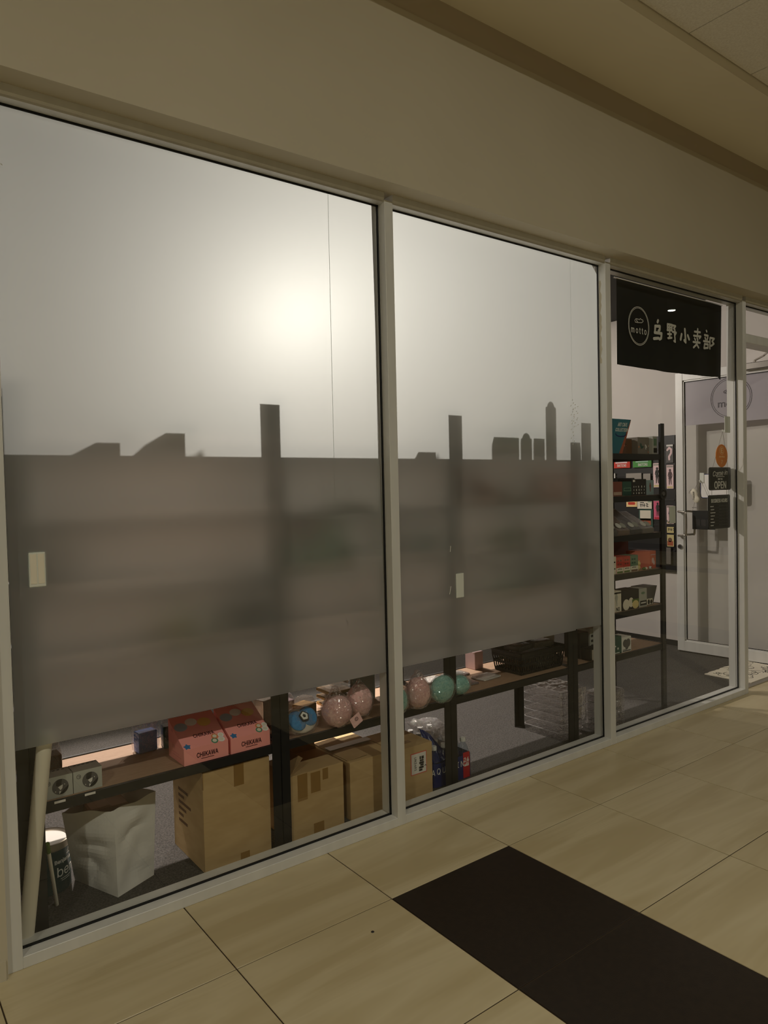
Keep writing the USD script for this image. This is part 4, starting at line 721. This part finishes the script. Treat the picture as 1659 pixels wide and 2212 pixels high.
# ================================================================= GOODS ON THE RIGHT-HAND RACK
zT = LEVS[6]
def slant_box(name, label, x0, x1, dx, y0, y1, z0, h, m, m2):        # upright box leaning to the right
    L = ((x0+x1)/2, (y0+y1)/2, z0+EPS); t = thing(name, label, 'box', L)
    P = [(x, y, z0+EPS) for x in (x0, x1) for y in (y0, y1)]+[(x+dx, y, z0+h) for x in (x0, x1+.05) for y in (y0, y1)]; at(t, L, 'body', hull(P), m)
    return t, L
t, L0 = slant_box('picture_box', 'teal card box printed ART CAFE COLLECTION leaning on the top shelf', 3.655, 3.815, .075, .175, .235, zT, .210, 'teal_card', 'orange_card')
shr = np.array([[1, .30, 0, 0], [0, 1, 0, 0], [0, 0, 1, 0], [0, 0, 0, 1.]])
at(t, L0, 'lettering', front(cat_([text('ART CAFE', .022, .095, True).apply_translation((0, .032, 0)), text('COLLECTION', .020, .125, True)]).apply_transform(shr), 3.845, .175, zT+.145), 'print_light'); at(t, L0, 'dark_oval', front(disc(0, 0, .055, .018).difference(disc(0, .004, .05, .015)), 3.835, .175, zT+.118), 'wrap_blue')
at(t, L0, 'orange_edge', hull([(3.8155, .176, zT+EPS), (3.8155, .234, zT+EPS), (3.850, .176, zT+EPS), (3.850, .234, zT+EPS), (3.9405, .176, zT+.209), (3.9405, .234, zT+.209), (3.9445, .176, zT+.209), (3.9445, .234, zT+.209)]), 'orange_card')
def pic_parts(x0, x1, y, z0, h, seed, cols, n=7):
    rg = random.Random(seed); w = x1-x0; out = []
    for k in range(n):
        a, b = sorted((rg.uniform(.04, .96), rg.uniform(.04, .96))); c = rg.uniform(.05, .7); e = c+rg.uniform(.08, .3)
        P = sa.rotate(disc(0, 0, max(.004, (b-a)*w*.35), max(.004, (e-c)*h*.4)), rg.uniform(-50, 50)); P = sa.translate(P, (a+b)/2*w, (c+e)/2*h).intersection(sg.box(.003, .003, w-.003, h-.003))
        if P.area > 1e-6: out.append(('picture_shape', front(P, x0, y-.0003*k, z0), cols[k % len(cols)]))
    return out
carton('picture_box', 'long brown picture box on the top shelf behind the leaning teal box', 'box', 3.855, 4.045, .24, .29, zT, .098, 'brown_goods', parts=pic_parts(3.855, 4.045, .24, zT, .098, 1, ['print_dark', 'cream', 'brown_red', 'kraft_inside']))
carton('picture_box', 'picture box with orange-haired print on the top shelf', 'box', 4.05, 4.172, .20, .29, zT, .108, 'grey_card_top', parts=pic_parts(4.05, 4.172, .20, zT, .108, 2, ['badge_orange', 'print_light', 'forest', 'kraft_inside']))
carton('picture_box', 'white-grey box with a dark label at the end of the top shelf', 'box', 4.176, 4.224, .175, .27, zT, .115, 'grey_card', parts=[('label', front(rect(.006, .01, .044, .04), 4.176, .175, zT), 'print_dark'), ('label_top', front(rect(.008, .055, .04, .10), 4.176, .175, zT), 'sage')])
z = LEVS[5]
carton('small_carton', 'teal carton beside the third mullion on the second shelf from the top', 'box', 3.66, 3.752, .19, .28, z, .10, 'teal_card')
carton('small_carton', 'dark red-brown carton on the second shelf of the right rack', 'box', 3.755, 3.851, .18, .28, z, .089, 'brown_red', parts=[('label', front(rect(.008, .006, .088, .026, .003), 3.755, .18, z), 'kraft_inside')])
carton('small_carton', 'dark green carton on the second shelf of the right rack', 'box', 3.855, 3.946, .18, .28, z, .089, 'forest', parts=[('label', front(rect(.012, .03, .085, .05).difference(rect(.014, .032, .083, .048)), 3.855, .18, z), 'mint'), ('picture', front(rect(.01, .004, .085, .026), 3.855, .18, z), 'deep_green')])
rg = random.Random(9)
carton('small_carton', 'black carton scattered with small white icons on the second shelf', 'box', 3.949, 4.105, .18, .28, z, .103, 'print_dark', parts=[('icons', front(cat_([ext(disc(.02+.028*i+rg.uniform(-.004, .004), .015+.02*j, rg.uniform(.003, .007), rg.uniform(.004, .008)), .0006) for i in range(5) for j in range(3)]+[ext(rect(.012, .085, .035, .098), .0006)]), 3.949, .18, z), 'print_light', 'white icons')])
carton('small_carton', 'pale blue carton with a small red figure at the shelf end', 'box', 4.108, 4.189, .18, .28, z, .095, 'pale_blue', parts=[('figure', front(sa.translate(person(.06, ''), .04, .02), 4.108, .18, z), 'brown_red')])
carton('small_carton', 'wide dark carton behind the cartons of the second shelf', 'box', 3.86, 4.16, .30, .42, z, .112, 'print_dark')
L0 = (4.236, .146, 1.412); t = thing('round_charm', 'round black ringed charm hanging on the rack end post', 'charm', L0)
at(t, L0, 'ring', front(ring(0, 0, .036, .012), 4.236, .1485, 1.412, .008), 'print_dark'); at(t, L0, 'hub', front(disc(0, 0, .014), 4.236, .1485, 1.412, .010), 'print_mid'); at(t, L0, 'back', front(disc(0, 0, .030), 4.236, .1495, 1.412, .003), 'black_plastic')
z = LEVS[4]
for k, (x0, x1, lb) in enumerate([(3.665, 3.775, 'leftmost slanted display bag beside the third mullion'), (3.78, 3.905, 'second slanted display bag on the third shelf'), (3.91, 4.035, 'third slanted display bag on the third shelf'), (4.04, 4.16, 'rightmost slanted display bag on the third shelf')]):
    L0 = ((x0+x1)/2, .28, z+EPS); t = thing('display_bag', lb, 'display bag', L0); h = .19-.02*k
    P = [(x0, .168, z+EPS), (x1, .168, z+EPS), (x0, .168, z+.03), (x1, .168, z+.03), (x0, .36, z+h), (x1, .36, z+h), (x0, .37, z+EPS), (x1, .37, z+EPS)]
    P = [(x*.94+(x0+x1)*.03, y, zz) for x, y, zz in P]; at(t, L0, 'card', hull(P), ['print_dark', 'brown_goods', 'print_dark', 'grey_card_top'][k])
    for q in range(2): at(t, L0, 'badge', place(ext(disc(0, 0, .022), .004), (x0+.035+.045*q, .19, z+.058), (1, 0, 0), (0, .77, .64), (0, -.64, .77)), 'grey_card' if q else 'print_light')
    C_ = np.mean(P, 0); at(t, L0, 'bag', hull([C_+(np.array(p)-C_)*1.05 for p in P]).subdivide_to_size(.02), 'foggy_wrap', 'clear bag') if False else at(t, L0, 'bag', hull([np.maximum(C_+(np.array(p)-C_)*1.05, (-9, -9, z+EPS)) for p in P]), 'foggy_wrap', 'clear bag')
z = LEVS[3]
L0 = (3.72, .30, z+EPS); t = thing('paper_wedge', 'pale folded card wedge at the left of the fourth shelf', 'card', L0); at(t, L0, 'sheet', hull([(3.62, .275, z+EPS), (3.70, .275, z+EPS), (3.62, .285, z+.185), (3.69, .285, z+.165), (3.82, .275, z+.125), (3.76, .275, z+.11), (3.62, .265, z+.11)]), 'paper_white')
carton('blind_box', 'white-sided carton at the left end of the fourth shelf row', 'box', 3.70, 3.765, .17, .26, z, .108, 'cream', parts=[('mark', front(rect(.04, .07, .055, .078).union(rect(.045, .03, .055, .038)), 3.70, .17, z), 'print_dark')])
for k, (x0, m, lb, st) in enumerate([(3.769, 'red_box', 'left red carton with white base on the fourth shelf', 'olive'), (3.842, 'red_box', 'right red carton with white base on the fourth shelf', 'olive'), (3.915, 'sage', 'sage green carton with white base on the fourth shelf', 'brown_goods')]):
    w = .0715 if k < 2 else .080
    carton('blind_box', lb, 'box', x0, x0+w, .172, .26, z, .102, m, parts=[('base_band', front(rect(.001, .001, w-.001, .036), x0, .172, z), 'cream'), ('base_mark', front(strokes([[(.015, .027), (.03, .029), (.055, .027)]], .0018), x0, .1712, z), 'print_dark'), ('base_stripe', front(rect(.006, .003, w-.008, .014), x0, .1712, z), st),
        ('print', front(cat_([ext(rect(.012+.024*i, .052+.022*j, .028+.024*i, .062+.022*j, .002), .0006) for i in range(2) for j in range(2)]), x0, .172, z), 'brown_red' if k < 2 else 'forest')])
L0 = (4.022, .195, z+EPS); t = thing('plush_toy', 'small yellow plush figure beside the sage carton', 'plush toy', L0); at(t, L0, 'body', blob(.019, (4.022, .195, z+.018), 2, .06, 3, 3, (1.1, .9, .95)), 'yellow_soft', smooth=60); at(t, L0, 'head', blob(.018, (4.024, .193, z+.042), 2, .04, 3, 4, (1.1, .9, .9)), 'yellow_soft', smooth=60); at(t, L0, 'ear', blob(.006, (4.012, .193, z+.057), 1, 0, 1, 1), 'yellow_soft'); at(t, L0, 'ear', blob(.006, (4.036, .193, z+.057), 1, 0, 1, 1), 'yellow_soft')
L0 = (4.07, .175, z+EPS); t = thing('figurine', 'tiny lying olive and cream figurine on the fourth shelf', 'figurine', L0); at(t, L0, 'body', blob(.009, (4.062, .175, z+.0095), 2, .05, 3, 5, (1.6, 1, 1)), 'olive', smooth=60); at(t, L0, 'head', blob(.009, (4.084, .174, z+.010), 2, .05, 3, 6), 'cream', smooth=60)
L0 = (4.125, .172, z+EPS); t = thing('figurine', 'tiny round white figurine before the salmon carton', 'figurine', L0); at(t, L0, 'body', blob(.0105, (4.125, .172, z+.0105), 2, .03, 3, 7), 'print_light', smooth=60); at(t, L0, 'face_mark', front(disc(0, 0, .004), 4.125, .1612, z+.012), 'print_mid')
L0 = (4.15, .24, z+EPS); t = thing('gift_box', 'salmon carton with a brown side at the end of the fourth shelf', 'box', L0); at(t, L0, 'body', hull([(x, y, zz) for x, y in ((4.160, .195), (4.226, .195), (4.226, .33), (4.10, .33), (4.095, .30)) for zz in (z+EPS, z+.112)]), 'salmon'); at(t, L0, 'print', front(so.unary_union([disc(.03, .05, .012, .018), disc(.042, .035, .009, .014), rect(.006, .085, .058, .089)]), 4.162, .195, z), 'pale_pink')
carton('dark_carton', 'large dark carton filling the back of the fourth shelf', 'box', 3.62, 4.20, .38, .52, z, .185, 'brown_red')
z = LEVS[2]
carton('blind_box', 'white carton printed NO beside the third mullion on the fifth shelf', 'box', 3.715, 3.816, .172, .27, z, .128, 'cream', parts=[('lettering', front(text('NO', .022, .036, True), 3.715+.065, .172, z+.018), 'print_dark'), ('picture', front(sa.translate(person(.09, ''), .05, .034), 3.715, .172, z), 'grey_card'), ('dark_top', front(rect(.004, .112, .097, .122), 3.715, .172, z), 'print_dark')])
carton('picture_box', 'box with a dark top and cream puppy-like round shapes on the fifth shelf', 'box', 3.825, 4.0, .172, .27, z, .122, 'print_dark', parts=[('round_shape', front(disc(.04, .035, .034, .034).intersection(sg.box(.002, .002, .1, .1)), 3.825, .172, z), 'cream'), ('round_shape', front(disc(.09, .045, .026, .03), 3.825, .1715, z), 'cream'), ('yellow_band', front(rect(.10, .04, .173, .062), 3.825, .1710, z), 'olive'), ('round_shape', front(disc(.135, .028, .034, .026).intersection(sg.box(.09, .002, .173, .1)), 3.825, .1705, z), 'yellow_soft')])
carton('gift_box', 'grey-green gift carton with a dark label on the fifth shelf', 'box', 4.002, 4.087, .172, .27, z, .118, 'grey_card', parts=[('label', front(rect(.01, .012, .08, .042), 4.002, .172, z), 'print_dark'), ('label_print', front(rect(.018, .024, .07, .032), 4.002, .1712, z), 'print_light'), ('emblem', front(disc(.042, .09, .02, .008), 4.002, .172, z), 'sage')])
t, L0 = slant_box('gift_box', 'dark grey slanted carton at the end of the fifth shelf', 4.092, 4.18, -.002, .19, .29, z, .118, 'print_mid', ''); at(t, L0, 'base_print', front(rect(.006, .004, .084, .042), 4.092, .19, z), 'cream'); at(t, L0, 'base_marks', front(disc(.04, .022, .012, .016).union(disc(.068, .02, .011, .014)), 4.092, .189, z), 'print_dark')
z = LEVS[1]
carton('dark_carton', 'dark green carton with white dots on the lowest shelf beside the third mullion', 'box', 3.70, 3.812, .172, .27, z, .108, 'forest', parts=[('dots', front(cat_([ext(disc(.05, .05, .005), .0006), ext(disc(.075, .034, .007), .0006), ext(rect(.03, .006, .09, .011), .0006)]), 3.70, .172, z), 'print_light')])
carton('picture_box', 'white picture carton alone on the lowest shelf of the right rack', 'box', 3.815, 3.912, .172, .265, z, .094, 'print_light', parts=[('picture', front(so.unary_union([disc(.035, .055, .024, .024), disc(.065, .055, .022, .026), disc(.05, .032, .016, .016)]), 3.815, .172, z), 'print_mid'), ('print', front(rect(.008, .006, .09, .011).union(rect(.008, .015, .05, .018)), 3.815, .172, z), 'print_dark')])
# ================================================================= GOODS BEHIND THE FROSTED FILM (silhouettes and blurred shapes)
z = LEVS[6]
carton('silhouette_box', 'low box in shadow on the top shelf left of the wedge-shaped box', 'box', .82, .896, .18, .27, z, .054, 'grey_card')
L0 = (.995, .22, z+EPS); t = thing('silhouette_box', 'wedge-shaped box in shadow on the top shelf of the left window', 'box', L0); at(t, L0, 'body', place(ext(sg.Polygon([(.945, z+EPS), (1.045, z+.088), (1.112, z+.088), (1.112, z+EPS)]), .09), (0, .265, 0), (1, 0, 0), (0, 0, 1), (0, -1, 0)), 'grey_card')
carton('silhouette_box', 'low box in shadow on the top shelf just right of the left mullion', 'box', 2.165, 2.265, .19, .27, z, .046, 'grey_card')
carton('silhouette_box', 'wide tall box in shadow on the top shelf, left of the domed bottles', 'box', 2.625, 2.798, .175, .27, z, .116, 'grey_card')
carton('silhouette_box', 'tall box in shadow between the two domed bottles on the top shelf', 'box', 2.905, 2.985, .175, .27, z, .116, 'grey_card')
carton('silhouette_box', 'tall box in shadow against the rack posts at the end of the top shelf', 'box', 3.185, 3.262, .20, .27, z, .114, 'grey_card')
for x, h, dm, lb in ((2.852, .118, .030, 'short domed bottle in shadow on the top shelf'), (3.036, .280, .028, 'tall domed bottle in shadow on the top shelf')):
    L0 = (x, .205, z+EPS); t = thing('domed_bottle', lb, 'bottle', L0); at(t, L0, 'body', cbx(x-.039, x+.039, .18, .23, z+EPS, z+h, .004), 'grey_card'); at(t, L0, 'cap', trimesh.creation.icosphere(2, 1).apply_scale((dm, .022, .034)).apply_translation((x, .205, z+h)), 'grey_card_top', smooth=60)
def blur(name, label, cat, x0, x1, lev, h, m, y0=.18, y1=.30, group=None, base=0): carton(name, label, cat, x0, x1, y0, y1, LEVS[lev]+base, h, m, group)
blur('blurred_carton', 'blurred yellow carton behind the left frosted film', 'box', .962, 1.068, 3, .100, 'pale_yellow')
blur('blurred_carton', 'blurred pale carton right of the yellow one behind the left film', 'box', 1.085, 1.16, 3, .062, 'paper_white')
blur('blurred_carton', 'large dark blurred carton left of the double rack post', 'box', 1.19, 1.38, 3, .125, 'print_dark')
blur('blurred_carton', 'pale green blurred carton right of the double rack post, lower left of its row', 'box', 1.515, 1.575, 4, .09, 'mint')
blur('blurred_carton', 'pale green blurred carton second in the lower row', 'box', 1.585, 1.655, 4, .09, 'mint')
blur('blurred_carton', 'tall pale green blurred carton standing over its row', 'box', 1.665, 1.74, 4, .185, 'mint')
blur('blurred_carton', 'pale green blurred carton at the right end of its row', 'box', 1.75, 1.80, 4, .10, 'sage')
blur('blurred_carton', 'blurred brown carton above the pale green row', 'box', 1.52, 1.655, 4, .10, 'brown_red', base=.092)
blur('blurred_carton', 'flat grey-green blurred goods on the shelf beside the left mullion', 'box', 1.72, 1.88, 5, .04, 'sage')
blur('blurred_carton', 'tallest brown step of the blurred stair of cartons in the middle window', 'box', 2.475, 2.535, 5, .175, 'brown_red')
blur('blurred_carton', 'second brown step of the blurred stair of cartons', 'box', 2.54, 2.615, 5, .128, 'brown_red')
blur('blurred_carton', 'lowest brown step of the blurred stair of cartons', 'box', 2.62, 2.715, 5, .092, 'orange_card')
blur('blurred_carton', 'dark green blurred carton at the foot of the domed figure', 'box', 2.72, 2.99, 5, .050, 'forest')
L0 = (2.925, .24, LEVS[5]+.051); t = thing('blurred_figure', 'dark dome-headed blurred figure above the green carton', 'figurine', L0); at(t, L0, 'body', cbx(2.885, 2.965, .20, .28, LEVS[5]+.052, LEVS[5]+.130, .01), 'forest'); at(t, L0, 'head', blob(.034, (2.925, .24, LEVS[5]+.150), 2, .02, 2, 1), 'deep_green', smooth=60)
blur('blurred_carton', 'orange-brown blurred carton right of the domed figure', 'box', 3.0, 3.13, 5, .075, 'orange_card')
blur('blurred_carton', 'pinkish blurred carton below the tall domed bottle', 'box', 3.145, 3.27, 5, .15, 'salmon')
blur('blurred_carton', 'pale blurred carton left of the single post in the middle window', 'box', 2.15, 2.305, 4, .115, 'pale_blue')
blur('blurred_carton', 'pale blurred carton right of the single post in the middle window', 'box', 2.60, 2.74, 4, .10, 'grey_card')
blur('blurred_carton', 'mossy blurred carton in the middle of the middle window', 'box', 2.76, 2.86, 4, .12, 'sage')
blur('blurred_carton', 'olive blurred carton near the third mullion', 'box', 3.06, 3.25, 4, .11, 'brown_goods')
blur('blurred_carton', 'small bright blurred carton low in the middle window', 'box', 2.595, 2.70, 3, .078, 'paper_white')
blur('blurred_carton', 'second small pale blurred carton low in the middle window', 'box', 2.72, 2.85, 3, .062, 'mint')
L0 = (3.13, .24, LEVS[3]+EPS); t = thing('blurred_plush', 'large dark green blurred plush low in the middle window', 'plush toy', L0); at(t, L0, 'body', blob(.085, (3.12, .26, LEVS[3]+.075), 3, .12, 3, 21, (1.25, .8, .9)), 'forest', smooth=60); at(t, L0, 'head', blob(.05, (3.045, .26, LEVS[3]+.135), 3, .08, 3, 22), 'deep_green', smooth=60)
G = 'indistinct cartons on the racks behind the frosted film'
rg = random.Random(17); cols = ['brown_goods', 'print_mid', 'plum', 'forest', 'kraft_inside', 'grey_card_top', 'brown_red', 'print_dark']
for rk in range(3):
    xa, xb = RX[rk+1]+.06, RX[rk+1]+RW-.06
    for lev in (2, 3, 4):
        x = xa
        while x < xb-.08:
            w = rg.uniform(.08, .17); h = rg.uniform(.07, .15) if lev < 5 else rg.uniform(.07, .125)
            if x+w < xb and rg.random() < .25: blur('rack_carton', 'indistinct carton seen only as a dim blur on the racks behind the frosted film', 'box', x, x+w, lev, h, cols[rg.randrange(8)], .345, .50, G)
            x += w+rg.uniform(.01, .05)
